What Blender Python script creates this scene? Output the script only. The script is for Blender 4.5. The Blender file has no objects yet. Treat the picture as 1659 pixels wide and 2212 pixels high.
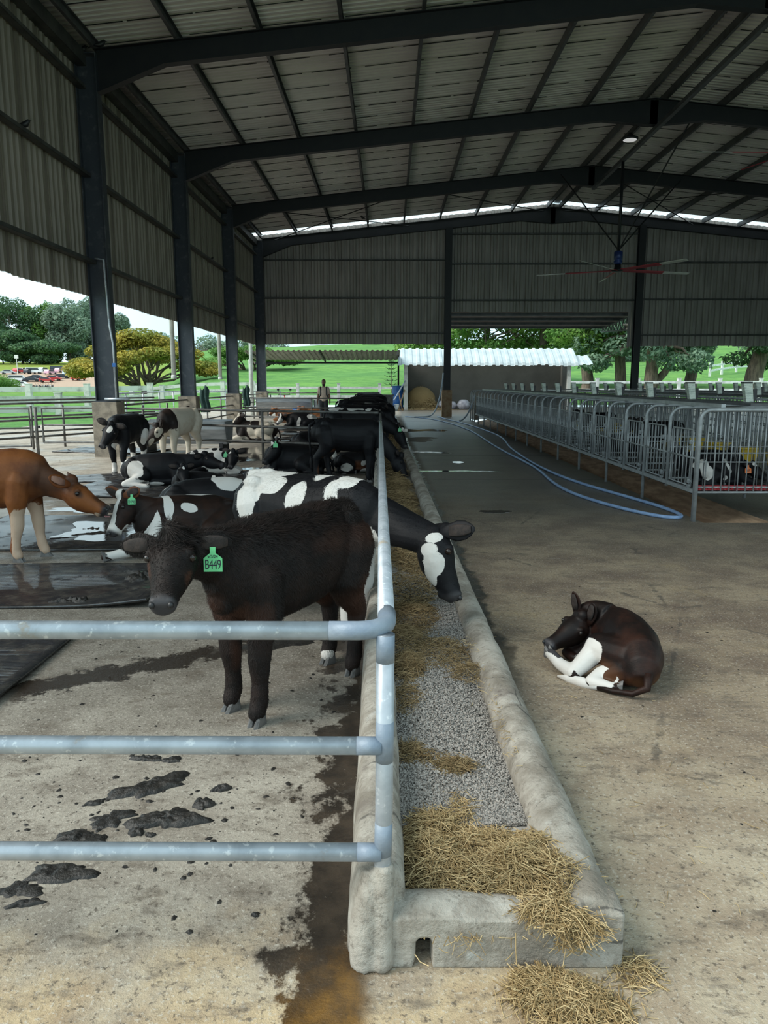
import bpy, bmesh, math, random
import numpy as np
from mathutils import Vector, Matrix, noise as mnoise

# ---------------------------------------------------------------- camera, sky, sun, exposure
scene = bpy.context.scene
COL = scene.collection
cam_d = bpy.data.cameras.new('camera'); cam = bpy.data.objects.new('camera', cam_d); COL.objects.link(cam)
cam_d.sensor_fit = 'VERTICAL'; cam_d.sensor_height = 36.0; cam_d.lens = 1620.0 / 2212.0 * 36.0
cam_d.clip_start = 0.05; cam_d.clip_end = 2000
cam.location = (0, 0, 1.6)
cam.rotation_euler = (math.radians(90 - 9.737), 0, math.radians(0.366))
scene.camera = cam

world = bpy.data.worlds.new('sky'); scene.world = world; world.use_nodes = True
wn = world.node_tree; wn.nodes.clear()
w_out = wn.nodes.new('ShaderNodeOutputWorld'); w_bg = wn.nodes.new('ShaderNodeBackground')
w_tc = wn.nodes.new('ShaderNodeTexCoord'); w_nz = wn.nodes.new('ShaderNodeTexNoise'); w_rp = wn.nodes.new('ShaderNodeValToRGB')
w_nz.inputs['Scale'].default_value = 2.2; w_nz.inputs['Detail'].default_value = 5
w_rp.color_ramp.elements[0].position = .35; w_rp.color_ramp.elements[0].color = (.50, .75, .86, 1)
w_rp.color_ramp.elements[1].position = .68; w_rp.color_ramp.elements[1].color = (.74, .88, .92, 1)
wn.links.new(w_tc.outputs['Generated'], w_nz.inputs['Vector']); wn.links.new(w_nz.outputs['Fac'], w_rp.inputs['Fac'])
wn.links.new(w_rp.outputs['Color'], w_bg.inputs['Color']); wn.links.new(w_bg.outputs[0], w_out.inputs[0])
w_bg.inputs['Strength'].default_value = 1.0

sun_d = bpy.data.lights.new('sun', 'SUN'); sun = bpy.data.objects.new('sun', sun_d); COL.objects.link(sun)
sun_d.energy = 2.2; sun_d.angle = math.radians(40); sun_d.color = (1.0, .95, .86)
sun.rotation_euler = Vector((.80, .25, -.78)).to_track_quat('-Z', 'Y').to_euler()

vs = scene.view_settings
vs.view_transform = 'Standard'; vs.look = 'None'; vs.gamma = 1.0; vs.use_curve_mapping = False
vs.exposure = 0.75
scene.cycles.max_bounces = 8; scene.cycles.diffuse_bounces = 5
scene.cycles.use_adaptive_sampling = True

R = math.radians
rnd = random.Random(7)
rng = np.random.default_rng(11)

# ---------------------------------------------------------------- helpers
class MB:
    def __init__(s): s.v = []; s.f = []
    def add(s, V, F):
        b = len(s.v); s.v.extend([tuple(map(float, p)) for p in V]); s.f.extend([tuple(i + b for i in q) for q in F]); return s
    def box(s, lo, hi):
        x0, y0, z0 = lo; x1, y1, z1 = hi
        return s.add([(x0,y0,z0),(x1,y0,z0),(x1,y1,z0),(x0,y1,z0),(x0,y0,z1),(x1,y0,z1),(x1,y1,z1),(x0,y1,z1)],
              [(0,3,2,1),(4,5,6,7),(0,1,5,4),(1,2,6,5),(2,3,7,6),(3,0,4,7)])
    def cbox(s, c, d, M=None):
        h = [x/2 for x in d]; P = []
        for z in (-1,1):
            for x, y in ((-1,-1),(1,-1),(1,1),(-1,1)):
                q = Vector((x*h[0], y*h[1], z*h[2]))
                if M is not None: q = M @ q
                P.append((q.x+c[0], q.y+c[1], q.z+c[2]))
        return s.add(P, [(0,3,2,1),(4,5,6,7),(0,1,5,4),(1,2,6,5),(2,3,7,6),(3,0,4,7)])
    def bar(s, a, b, w, h, up=(0,0,1)):
        a = Vector(a); b = Vector(b); d = (b-a).normalized(); r = d.cross(Vector(up))
        if r.length < 1e-5: r = d.cross(Vector((1,0,0)))
        r.normalize(); u = r.cross(d); P = []
        for p in (a, b):
            for i, j in ((-1,-1),(1,-1),(1,1),(-1,1)): P.append(p + r*(i*w/2) + u*(j*h/2))
        return s.add(P, [(0,1,2,3),(7,6,5,4),(0,4,5,1),(1,5,6,2),(2,6,7,3),(3,7,4,0)])
    def sweep(s, C, A, B, up=(0,0,1), n=14, cap=True, twist=None):
        """closed tube through centres C with half widths A (sideways) and B (along up)"""
        C = [Vector(c) for c in C]; m = len(C); P = []
        lastr = None
        for i in range(m):
            d = (C[min(i+1, m-1)] - C[max(i-1, 0)])
            d = d.normalized() if d.length > 1e-9 else Vector((1,0,0))
            U = Vector(up[i] if isinstance(up, list) else up)
            r = d.cross(U)
            if r.length < .15 and lastr is not None: r = lastr - d*lastr.dot(d)
            if r.length < 1e-4: r = d.cross(Vector((.3,1,.2)))
            r.normalize()
            if lastr is not None and r.dot(lastr) < 0: r = -r
            lastr = r; u = r.cross(d).normalized()
            a = A[i] if hasattr(A, '__len__') else A; b = B[i] if hasattr(B, '__len__') else B
            for k in range(n):
                t = 2*math.pi*k/n; P.append(C[i] + r*(a*math.cos(t)) + u*(b*math.sin(t)))
        F = []
        for i in range(m-1):
            for k in range(n):
                k2 = (k+1) % n; F.append((i*n+k, i*n+k2, (i+1)*n+k2, (i+1)*n+k))
        if cap: F.append(tuple(reversed(range(n)))); F.append(tuple(range((m-1)*n, m*n)))
        return s.add(P, F)
    def tube(s, path, r, n=8, up=(0.02,.01,1)):
        return s.sweep(path, r, r, up, n)
    def rtube(s, path, rad, n=12, up=(0,0,1)):
        """tube with rounded ends (for blobs that are merged)"""
        C = [Vector(p) for p in path]; rad = list(rad)
        d0 = (C[0]-C[1]).normalized(); d1 = (C[-1]-C[-2]).normalized()
        CC = [C[0]+d0*rad[0]*.95, C[0]+d0*rad[0]*.6] + C + [C[-1]+d1*rad[-1]*.6, C[-1]+d1*rad[-1]*.95]
        RR = [rad[0]*.3, rad[0]*.8] + rad + [rad[-1]*.8, rad[-1]*.3]
        return s.sweep(CC, RR, RR, up, n)
    def ball(s, c, rx, ry=None, rz=None, n=12, m=8):
        ry = ry or rx; rz = rz or rx; P = [(c[0],c[1],c[2]-rz)]; F = []
        for i in range(1, m):
            t = math.pi*i/m
            for k in range(n):
                a = 2*math.pi*k/n; P.append((c[0]+rx*math.sin(t)*math.cos(a), c[1]+ry*math.sin(t)*math.sin(a), c[2]-rz*math.cos(t)))
        P.append((c[0],c[1],c[2]+rz))
        for k in range(n): F.append((0, 1+(k+1)%n, 1+k))
        for i in range(m-2):
            for k in range(n): F.append((1+i*n+k, 1+i*n+(k+1)%n, 1+(i+1)*n+(k+1)%n, 1+(i+1)*n+k))
        L = len(P)-1
        for k in range(n): F.append((L, 1+(m-2)*n+k, 1+(m-2)*n+(k+1)%n))
        return s.add(P, F)
    def prism(s, poly, a, b, axis=1):
        """polygon in the plane across axis, extruded from a to b"""
        n = len(poly); P = []
        for t in (a, b):
            for p, q in poly:
                P.append((t,p,q) if axis == 0 else (p,t,q) if axis == 1 else (p,q,t))
        F = [tuple(range(n)), tuple(reversed(range(n, 2*n)))] + [(i, i+n, (i+1)%n+n, (i+1)%n) for i in range(n)]
        return s.add(P, F)
    def lathe(s, prof, c=(0,0,0), n=16):
        P = []; F = []
        for r, z in prof:
            for k in range(n):
                a = 2*math.pi*k/n; P.append((c[0]+r*math.cos(a), c[1]+r*math.sin(a), c[2]+z))
        for i in range(len(prof)-1):
            for k in range(n): F.append((i*n+k, i*n+(k+1)%n, (i+1)*n+(k+1)%n, (i+1)*n+k))
        F.append(tuple(reversed(range(n)))); F.append(tuple(range((len(prof)-1)*n, len(prof)*n)))
        return s.add(P, F)
    def mesh(s, name='m', smooth=False):
        me = bpy.data.meshes.new(name); me.from_pydata(s.v, [], s.f); me.validate()
        bm = bmesh.new(); bm.from_mesh(me); bmesh.ops.recalc_face_normals(bm, faces=bm.faces); bm.to_mesh(me); bm.free()
        if smooth: me.polygons.foreach_set('use_smooth', [True]*len(me.polygons))
        return me

def big_mesh(name, V, F):
    V = np.asarray(V, dtype=np.float32); F = np.asarray(F, dtype=np.int32); k = F.shape[1]
    me = bpy.data.meshes.new(name); me.vertices.add(len(V)); me.vertices.foreach_set('co', V.ravel())
    me.loops.add(F.size); me.loops.foreach_set('vertex_index', F.ravel())
    me.polygons.add(len(F)); me.polygons.foreach_set('loop_start', np.arange(0, F.size, k, dtype=np.int32))
    me.polygons.foreach_set('loop_total', np.full(len(F), k, dtype=np.int32))
    me.update(calc_edges=True); me.validate(); return me

def link(name, me, mat=None, parent=None):
    o = bpy.data.objects.new(name, me); COL.objects.link(o)
    if mat is not None and len(me.materials) == 0: me.materials.append(mat)
    if parent is not None: o.parent = parent
    return o
def obj(name, mb, mat, parent=None, smooth=False, kind=None):
    o = link(name, mb.mesh(name, smooth), mat, parent)
    if kind: o['kind'] = kind
    return o
def tag(o, label, cat, group=None, kind=None):
    o['label'] = label; o['category'] = cat
    if group: o['group'] = group
    if kind: o['kind'] = kind
    return o
def thing(name, label, cat, loc=(0,0,0), rz=0, group=None, kind=None):
    o = bpy.data.objects.new(name, None); COL.objects.link(o); o.empty_display_size = .1
    o.location = loc; o.rotation_euler = (0,0,rz)
    return tag(o, label, cat, group, kind)
def struct(o): o['kind'] = 'structure'; return o
def sempty(name):
    o = bpy.data.objects.new(name, None); COL.objects.link(o); o['kind'] = 'structure'; return o
def inst(src, parent=None, loc=None, rot=None):
    c = src.copy(); COL.objects.link(c); c.parent = parent
    if loc is not None: c.location = loc
    if rot is not None: c.rotation_euler = rot
    return c
def copy_tree(o, parent=None):
    c = o.copy(); COL.objects.link(c); c.parent = parent
    for ch in list(o.children): copy_tree(ch, c)
    return c
ORD = ['first','second','third','fourth','fifth','sixth','seventh','eighth','ninth','tenth','eleventh','twelfth','thirteenth','fourteenth','fifteenth','sixteenth','seventeenth','eighteenth','nineteenth','twentieth','twenty-first','twenty-second','twenty-third','twenty-fourth','twenty-fifth','twenty-sixth']

# ---------------------------------------------------------------- materials
class NT:
    def __init__(s, name):
        s.m = bpy.data.materials.new(name); s.m.use_nodes = True; s.t = s.m.node_tree; s.t.nodes.clear()
        s.out = s.n('ShaderNodeOutputMaterial'); s.b = s.n('ShaderNodeBsdfPrincipled'); s.l(s.b.outputs[0], s.out.inputs[0])
    def n(s, t): return s.t.nodes.new(t)
    def l(s, a, b): s.t.links.new(a, b)
    def put(s, sock, val):
        if hasattr(val, 'links') or isinstance(val, bpy.types.NodeSocket): s.l(val, sock)
        elif isinstance(val, (tuple, list)) and len(val) == 3 and sock.type == 'RGBA': sock.default_value = (*val, 1)
        else: sock.default_value = val
    def co(s): 
        if not hasattr(s, '_c'): s._c = s.n('ShaderNodeTexCoord').outputs['Object']
        return s._c
    def xyz(s):
        if not hasattr(s, '_x'):
            x = s.n('ShaderNodeSeparateXYZ'); s.l(s.co(), x.inputs[0]); s._x = x.outputs
        return s._x
    def map(s, scale=(1,1,1), rot=(0,0,0)):
        m = s.n('ShaderNodeMapping'); s.l(s.co(), m.inputs[0]); m.inputs['Scale'].default_value = scale; m.inputs['Rotation'].default_value = rot; return m.outputs[0]
    def noise(s, scale, detail=4, rough=.55, vec=None, dist=0):
        x = s.n('ShaderNodeTexNoise'); s.l(vec if vec is not None else s.co(), x.inputs['Vector'])
        x.inputs['Scale'].default_value = scale; x.inputs['Detail'].default_value = detail; x.inputs['Roughness'].default_value = rough; x.inputs['Distortion'].default_value = dist
        return x.outputs['Fac']
    def voro(s, scale, vec=None, feat='F1'):
        x = s.n('ShaderNodeTexVoronoi'); x.feature = feat; s.l(vec if vec is not None else s.co(), x.inputs['Vector']); x.inputs['Scale'].default_value = scale; return x.outputs['Distance']
    def math(s, op, a, b=None, c=None, clamp=False):
        x = s.n('ShaderNodeMath'); x.operation = op; x.use_clamp = clamp
        s.put(x.inputs[0], a)
        if b is not None: s.put(x.inputs[1], b)
        if c is not None: s.put(x.inputs[2], c)
        return x.outputs[0]
    def step(s, v, lo, hi):
        x = s.n('ShaderNodeMapRange'); x.interpolation_type = 'SMOOTHSTEP'; s.put(x.inputs[0], v); s.put(x.inputs[1], lo); s.put(x.inputs[2], hi); return x.outputs[0]
    def mix(s, f, a, b):
        x = s.n('ShaderNodeMix'); x.data_type = 'RGBA'; s.put(x.inputs[0], f); s.put(x.inputs[6], a); s.put(x.inputs[7], b); return x.outputs[2]
    def lerp(s, f, a, b):
        x = s.n('ShaderNodeMix'); x.data_type = 'FLOAT'; s.put(x.inputs[0], f); s.put(x.inputs[2], a); s.put(x.inputs[3], b); return x.outputs[0]
    def bump(s, h, strength=.3, dist=.01):
        x = s.n('ShaderNodeBump'); s.l(h, x.inputs['Height']); x.inputs['Strength'].default_value = strength; x.inputs['Distance'].default_value = dist; s.l(x.outputs[0], s.b.inputs['Normal'])
    def attr(s, name):
        x = s.n('ShaderNodeAttribute'); x.attribute_name = name; return x.outputs['Fac']
    def set(s, **k):
        for a, v in k.items(): s.put(s.b.inputs[{'base':'Base Color','rough':'Roughness','metal':'Metallic','spec':'Specular IOR Level','emit':'Emission Color','estr':'Emission Strength','trans':'Transmission Weight','alpha':'Alpha','coat':'Coat Weight'}[a]], v)
        return s.m

def simple(name, c1, c2=None, scale=6, rough=.6, metal=0, bump=.15, bscale=None, stretch=(1,1,1), spec=.5, lo=.35, hi=.65, detail=5):
    t = NT(name); c2 = c2 or tuple(x*.7 for x in c1)
    v = t.map(stretch); n = t.noise(scale, detail, .6, v)
    t.set(base=t.mix(t.step(n, lo, hi), c1, c2), rough=rough, metal=metal, spec=spec)
    if bump: t.bump(t.noise(bscale or scale*4, 4, .6, v), bump)
    return t.m

MAT = {}
MAT['steel'] = simple('dark_blue_black_painted_steel', (.0045,.006,.009), (.009,.010,.012), 3, .55, 0, .05)
MAT['steel_worn'] = simple('worn_painted_column_steel', (.036,.043,.055), (.11,.115,.12), 5, .5, .15, .1, lo=.5, hi=.8)
MAT['purlin'] = simple('galvanised_purlin', (.10,.105,.11), (.06,.062,.066), 3, .5, .3, .03)
MAT['girt'] = simple('galvanised_girt', (.085,.085,.08), (.05,.05,.05), 3, .5, .3, .03)
MAT['roof'] = simple('roof_sheet_underside', (.70,.665,.66), (.60,.57,.57), 1.2, .5, 0, .02, stretch=(.4,1.5,1))
MAT['clad'] = simple('grey_green_wall_sheet', (.285,.245,.20), (.215,.185,.15), 1.5, .55, .1, .02, stretch=(2,2,.4))
MAT['clad_far'] = simple('grey_gable_sheet', (.32,.295,.27), (.24,.22,.20), 1.5, .55, .1, .02, stretch=(2,2,.4))
MAT['ped'] = simple('rough_pedestal_concrete', (.33,.28,.22), (.20,.17,.135), 7, .9, 0, .6, 40)
MAT['ped_rust'] = simple('rust_stained_pedestal_concrete', (.36,.26,.16), (.26,.15,.08), 4, .9, 0, .5, 30)
MAT['dark'] = simple('black_rubber', (.018,.018,.02), (.03,.03,.032), 8, .55, 0, .2)
MAT['black'] = simple('black_plastic', (.012,.012,.014), (.02,.02,.022), 8, .45, 0, .05)
MAT['white_paint'] = simple('weathered_white_paint', (.80,.82,.80), (.55,.57,.54), 3, .7, 0, .2)
MAT['white_conc'] = simple('stained_white_concrete', (.62,.62,.58), (.25,.25,.22), 1.6, .9, 0, .4, lo=.45, hi=.75)
MAT['blue'] = simple('blue_plastic', (.03,.16,.50), (.02,.11,.36), 5, .4, 0, .05)
MAT['hose'] = simple('pale_blue_hose', (.30,.44,.68), (.22,.33,.55), 8, .4, 0, .05)
MAT['hose_grey'] = simple('grey_blue_hose', (.40,.47,.55), (.30,.35,.42), 8, .4, 0, .05)
MAT['yellow'] = simple('yellow_plastic_bucket', (.62,.42,.03), (.50,.33,.03), 5, .45, 0, .05)
MAT['red'] = simple('red_plastic', (.42,.02,.03), (.30,.015,.02), 5, .45, 0, .05)
MAT['inox'] = simple('brushed_stainless_steel', (.42,.44,.46), (.30,.32,.34), 2.5, .38, .55, .05, stretch=(1,1,6))
MAT['wood'] = simple('rough_wood', (.30,.20,.11), (.18,.11,.06), 6, .8, 0, .3, stretch=(1,1,.2))
MAT['eye'] = simple('glossy_dark_eye', (.01,.008,.007), (.02,.012,.01), 8, .08, 0, 0)
MAT['hoof'] = simple('grey_hoof_horn', (.085,.082,.080), (.15,.145,.14), 22, .5, 0, .3)
MAT['hoof_tan'] = simple('tan_hoof_horn', (.26,.20,.15), (.12,.10,.08), 22, .5, 0, .3)

def galvanised():
    t = NT('galvanised_pipe'); n = t.noise(9, 5, .6); s2 = t.noise(40, 4, .6, t.map((1,1,1)))
    c = t.mix(t.step(n, .35, .7), (.44,.48,.525), (.30,.335,.375))
    c = t.mix(t.step(s2, .58, .70), c, (.62,.65,.67))
    dirt = t.step(t.noise(4.5, 6, .7), .60, .72)
    c = t.mix(dirt, c, (.34,.28,.20))
    t.set(base=c, metal=.35, rough=t.lerp(dirt, .36, .7)); t.bump(s2, .08, .004); return t.m
MAT['galv'] = galvanised()
MAT['galv_paint'] = simple('grey_blue_touch_up_paint', (.19,.24,.31), (.25,.30,.36), 14, .5, .1, .15)
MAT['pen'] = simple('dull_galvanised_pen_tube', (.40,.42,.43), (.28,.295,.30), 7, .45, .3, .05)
MAT['pen_bar'] = simple('shaded_pen_bar', (.20,.21,.215), (.13,.14,.145), 7, .45, .3, .05)  # pen tube in a darker copy, the dimness inside the pens put into its colour
MAT['rail_old'] = simple('dirty_old_galvanised_rail', (.17,.165,.155), (.09,.085,.08), 6, .5, .35, .1)

def floor_mat():
    t = NT('barn_floor_concrete'); X, Y, Z = t.xyz()
    big = t.noise(.55, 5, .6); med = t.noise(2.6, 6, .65); fine = t.noise(70, 3, .7); strk = t.noise(5, 6, .7, t.map((.45,1.6,1), (0,0,R(20))))
    grey = t.mix(t.step(med, .35, .68), (.36,.325,.27), (.22,.19,.155))
    warm = t.mix(t.step(med, .35, .68), (.46,.36,.225), (.29,.205,.125))
    # tan ground in front of the pen
    wy = t.math('ADD', Y, t.math('MULTIPLY', t.math('SUBTRACT', t.noise(2.2, 5, .6), .5), 1.1))
    c = t.mix(t.step(wy, 2.05, 1.65), grey, warm)
    # feeding alley: browner, with rust and pale patches
    al = t.step(X, .45, .75)
    brown = t.mix(t.step(t.noise(1.5, 6, .68), .36, .64), (.30,.235,.16), (.150,.108,.078))
    brown = t.mix(t.step(strk, .60, .74), brown, (.36,.33,.28))
    brown = t.mix(t.math('MULTIPLY', t.step(t.noise(1.1, 5, .7), .55, .72), .6), brown, (.30,.22,.12))
    pale = t.mix(t.step(t.noise(2.4, 6, .68), .36, .66), (.47,.405,.30), (.30,.235,.165))
    brown = t.mix(t.math('MULTIPLY', t.step(t.math('ADD', Y, t.math('MULTIPLY', t.math('SUBTRACT', t.noise(.9, 5, .65), .5), 3.5)), 4.6, 1.8), .85), brown, pale)
    c = t.mix(al, c, brown)
    # hosed, wet far part
    wet = t.step(t.math('ADD', Y, t.math('MULTIPLY', t.math('SUBTRACT', t.noise(.45, 5, .6), .5), 7.0)), 5.5, 11.5)
    wetc = t.mix(t.step(t.noise(1.1, 6, .7), .35, .65), (.085,.080,.073), (.145,.132,.112))
    c = t.mix(t.math('MULTIPLY', wet, t.math('MULTIPLY', al, .85)), c, wetc)
    # pen floor: trampled dirty zone
    pen = t.math('MULTIPLY', t.step(Y, 2.5, 4.2), t.step(X, -.05, -.15))
    penc = t.mix(t.step(t.noise(3.2, 7, .72), .36, .66), (.215,.195,.165), (.085,.072,.056))
    c = t.mix(t.math('MULTIPLY', pen, .8), c, penc)
    # dry pale concrete outside the columns and at the left pen edge
    dry = t.math('MAXIMUM', t.step(X, -6.3, -6.9), t.math('MULTIPLY', t.math('MULTIPLY', t.step(t.math('ADD', X, t.math('MULTIPLY', t.math('SUBTRACT', t.noise(.7, 5, .6), .5), 2.0)), -3.2, -4.6), t.step(Y, 10.5, 13.0)), .75))
    c = t.mix(dry, c, t.mix(t.step(med, .35, .68), (.46,.41,.34), (.33,.285,.23)))
    # aggregate specks and pits
    c = t.mix(t.math('MULTIPLY', t.step(fine, .54, .66), .60), c, (.50,.465,.40))
    c = t.mix(t.math('MULTIPLY', t.step(t.noise(7, 8, .75, t.map((.7,1.3,1))), .50, .66), .75), c, (.13,.105,.08))
    c = t.mix(t.math('MULTIPLY', t.step(t.noise(38, 5, .75), .54, .64), .80), c, (.085,.068,.052))
    # wet brown seep along the trough wall
    tx = t.math('ADD', X, t.math('MULTIPLY', t.math('SUBTRACT', Y, 1.85), .0125))
    nz = t.math('MULTIPLY', t.math('SUBTRACT', t.noise(3.0, 7, .7, t.map((1.2,1,1))), .5), 1.0)
    seep = t.math('MULTIPLY', t.step(t.math('ADD', tx, nz), -.30, -.24), t.step(tx, -.02, -.09))
    seep = t.math('MULTIPLY', seep, t.step(t.math('ADD', Y, t.math('MULTIPLY', nz, .35)), 1.43, 1.50))
    seepc = t.mix(t.step(wy, 1.95, 1.65), t.mix(t.step(t.noise(5, 6, .7), .35, .65), (.060,.046,.034), (.026,.021,.017)), t.mix(t.step(t.noise(6, 6, .7), .4, .65), (.20,.105,.028), (.075,.042,.016)))
    c = t.mix(seep, c, seepc)
    # streak of seeping liquid past the rubber mat
    lx = t.math('ADD', t.math('MULTIPLY', t.math('ADD', X, 1.37), .55), t.math('MULTIPLY', t.math('SUBTRACT', Y, 4.1), -.83))
    ly = t.math('ADD', t.math('MULTIPLY', t.math('ADD', X, 1.37), .83), t.math('MULTIPLY', t.math('SUBTRACT', Y, 4.1), .55))
    m1 = t.step(t.math('ADD', t.math('ABSOLUTE', lx), t.math('MULTIPLY', t.math('SUBTRACT', t.noise(6, 7, .75), .5), .55)), .13, .09)
    m1 = t.math('MULTIPLY', m1, t.step(t.math('ABSOLUTE', ly), .85, .65))
    c = t.mix(m1, c, (.030,.022,.016))
    # dark drip line on the alley side of the trough
    m2 = t.step(t.math('ADD', tx, t.math('MULTIPLY', nz, .35)), .80, .74)
    m2 = t.math('MULTIPLY', t.math('MULTIPLY', m2, t.step(tx, .60, .66)), t.step(t.math('ADD', Y, nz), 3.6, 4.6))
    c = t.mix(m2, c, (.040,.034,.028))
    # hairline cracks
    ve = t.voro(.55, t.map((1,1,0), (0,0,.4)), 'DISTANCE_TO_EDGE')
    crk = t.math('MULTIPLY', t.step(t.math('ADD', ve, t.math('MULTIPLY', t.math('SUBTRACT', t.noise(9, 5, .7), .5), .06)), .007, .002), t.step(t.noise(1.3, 3), .5, .6))
    c = t.mix(t.math('MULTIPLY', crk, .7), c, (.07,.06,.05))
    liquid = t.math('MAXIMUM', t.math('MAXIMUM', seep, m1), m2)
    pw = t.math('MULTIPLY', t.math('MULTIPLY', t.step(Y, 4.0, 7.0), t.step(X, -.05, -.15)), t.step(t.noise(.9, 5, .65), .47, .60))
    rough = t.lerp(liquid, t.lerp(t.math('MAXIMUM', t.math('MULTIPLY', wet, al), pw), .92, .34), .22)
    t.set(base=c, rough=rough, spec=.4)
    h = t.math('ADD', t.math('MULTIPLY', fine, .5), t.noise(22, 5, .7)); t.bump(h, .7, .010); return t.m
MAT['floor'] = floor_mat()

def trough_mat():
    t = NT('worn_trough_concrete'); med = t.noise(4, 6, .68); fine = t.noise(55, 4, .7)
    c = t.mix(t.step(med, .36, .66), (.43,.40,.35), (.22,.195,.16))
    c = t.mix(t.step(t.noise(2.2, 6, .7), .58, .72), c, (.17,.145,.125))
    c = t.mix(t.math('MULTIPLY', t.step(t.noise(7, 6, .7), .60, .74), .7), c, (.47,.48,.46))
    ve = t.voro(3.2, None, 'DISTANCE_TO_EDGE')
    crk = t.math('MULTIPLY', t.step(t.math('ADD', ve, t.math('MULTIPLY', t.math('SUBTRACT', t.noise(12, 5, .7), .5), .08)), .014, .003), t.step(t.noise(2.0, 3), .52, .58))
    c = t.mix(t.math('MULTIPLY', crk, .75), c, (.06,.055,.05))
    c = t.mix(t.math('MULTIPLY', t.step(t.noise(34, 5, .75), .54, .66), .6), c, (.13,.115,.095)); c = t.mix(t.math('MULTIPLY', t.step(t.noise(9, 7, .75, t.map((1,1,.5))), .52, .66), .55), c, (.19,.165,.135)); t.set(base=c, rough=.88, spec=.3); t.bump(t.math('ADD', t.math('MULTIPLY', fine, .8), t.noise(16, 6, .7)), .65, .012); return t.m
MAT['trough'] = trough_mat()
MAT['gutter'] = simple('brown_stained_gutter_concrete', (.58,.38,.24), (.34,.21,.13), 5, .75, 0, .5, 30, stretch=(1.6,.5,1))
MAT['bed'] = simple('dusty_trough_bed', (.27,.25,.225), (.20,.185,.165), 12, .95, 0, .5, 60)

def grass_mat(name, c1, c2, c3=None, scale=.25):
    t = NT(name); n1 = t.noise(scale, 6, .65); n2 = t.noise(scale*14, 5, .7)
    c = t.mix(t.step(n1, .35, .65), c1, c2); c = t.mix(t.step(n2, .42, .7), c, c3 or tuple(x*.55 for x in c2))
    t.set(base=c, rough=.9, spec=.15); t.bump(n2, .6, .3); return t.m
def terrain_mat():
    t = NT('green_hillside'); X, Y, Z = t.xyz()
    a = t.math('DIVIDE', X, t.math('MAXIMUM', Y, 5))
    n1 = t.noise(.05, 6, .65); n2 = t.noise(.9, 6, .72, t.map((.6,1.2,1)))
    g = t.mix(t.step(n1, .35, .65), (.135,.30,.085), (.18,.36,.085))
    g = t.mix(t.step(n2, .45, .68), g, (.070,.185,.055)); g = t.mix(t.math('MULTIPLY', t.step(t.noise(.32, 6, .75, t.map((.5,1.0,1), (0,0,.5))), .47, .62), .6), g, (.075,.20,.06))
    yel = t.mix(t.step(n2, .4, .7), (.27,.33,.07), (.19,.25,.05))
    left = t.step(t.math('ADD', a, t.math('MULTIPLY', t.math('SUBTRACT', n1, .5), .08)), -.24, -.33)
    c = t.mix(t.math('MULTIPLY', left, t.step(Y, 60, 200)), g, yel)
    dn = t.math('ADD', Y, t.math('MULTIPLY', t.math('SUBTRACT', t.noise(.04, 5, .6), .5), 50))
    dirt = t.math('MULTIPLY', t.math('MULTIPLY', t.step(dn, 185, 193), t.step(dn, 248, 240)), t.step(a, -.36, -.375))
    dirt2 = t.math('MULTIPLY', t.math('MULTIPLY', t.step(dn, 150, 170), t.step(dn, 222, 212)), t.math('MULTIPLY', t.step(a, -.375, -.39), t.step(a, -.455, -.43)))
    c = t.mix(t.math('MAXIMUM', dirt, dirt2), c, (.50,.36,.27))
    t.set(base=c, rough=.95, spec=.1); t.bump(n2, .9, .6); return t.m
MAT['terrain'] = terrain_mat()
def leaf_mat(name, c1, c2, scale=.5):
    t = NT(name); n = t.noise(scale, 4, .6)
    c = t.mix(t.step(n, .36, .64), c1, c2)
    t.set(base=c, rough=.6, spec=.25)
    tr = t.n('ShaderNodeBsdfTranslucent'); t.l(c, tr.inputs[0]); mx = t.n('ShaderNodeMixShader'); mx.inputs[0].default_value = .3
    t.l(t.b.outputs[0], mx.inputs[1]); t.l(tr.outputs[0], mx.inputs[2]); t.l(mx.outputs[0], t.out.inputs[0]); return t.m
MAT['leaf_yellow'] = leaf_mat('ochre_green_rain_tree_leaves', (.44,.35,.06), (.24,.27,.05))
MAT['leaf_green'] = leaf_mat('fresh_green_leaves', (.20,.36,.07), (.10,.22,.05))
MAT['leaf_blue'] = leaf_mat('blue_green_leaves', (.20,.30,.20), (.09,.18,.11))
MAT['leaf_dark'] = leaf_mat('dark_green_leaves', (.11,.21,.09), (.055,.115,.06))
MAT['leaf_grey'] = leaf_mat('grey_green_leaves', (.26,.35,.25), (.15,.24,.16))
MAT['bark'] = simple('grey_brown_bark', (.21,.165,.13), (.10,.08,.065), 3, .95, 0, .8, 10, stretch=(2,2,.4))
def straw_mat(name, c1, c2, c3):
    t = NT(name); r = t.attr('rnd'); n = t.noise(20, 4, .6)
    c = t.mix(t.step(r, .05, .95), c1, c2); c = t.mix(t.math('MULTIPLY', t.step(n, .45, .7), .6), c, c3)
    t.set(base=c, rough=.7, spec=.3); return t.m
MAT['straw'] = straw_mat('dry_straw', (.26,.175,.075), (.60,.46,.25), (.30,.205,.09))
MAT['straw_dull'] = straw_mat('dull_brown_hay', (.15,.10,.045), (.36,.265,.14), (.17,.115,.05))
MAT['pellet'] = simple('grey_feed_pellets', (.36,.335,.305), (.25,.23,.21), 60, .85, 0, 0)
MAT['dung'] = simple('moist_black_dung', (.011,.010,.009), (.024,.021,.018), 30, .5, 0, .7, 60)
def water_mat():
    t = NT('shallow_puddle_water'); n = t.noise(14, 4, .6)
    t.set(base=(.035,.032,.028), rough=.04, spec=.9); t.bump(n, .06, .01); return t.m
MAT['water'] = water_mat()
MAT['sheet_white'] = simple('translucent_white_roof_sheet', (.50,.56,.58), (.40,.46,.48), 1.5, .5, 0, .03)
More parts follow.
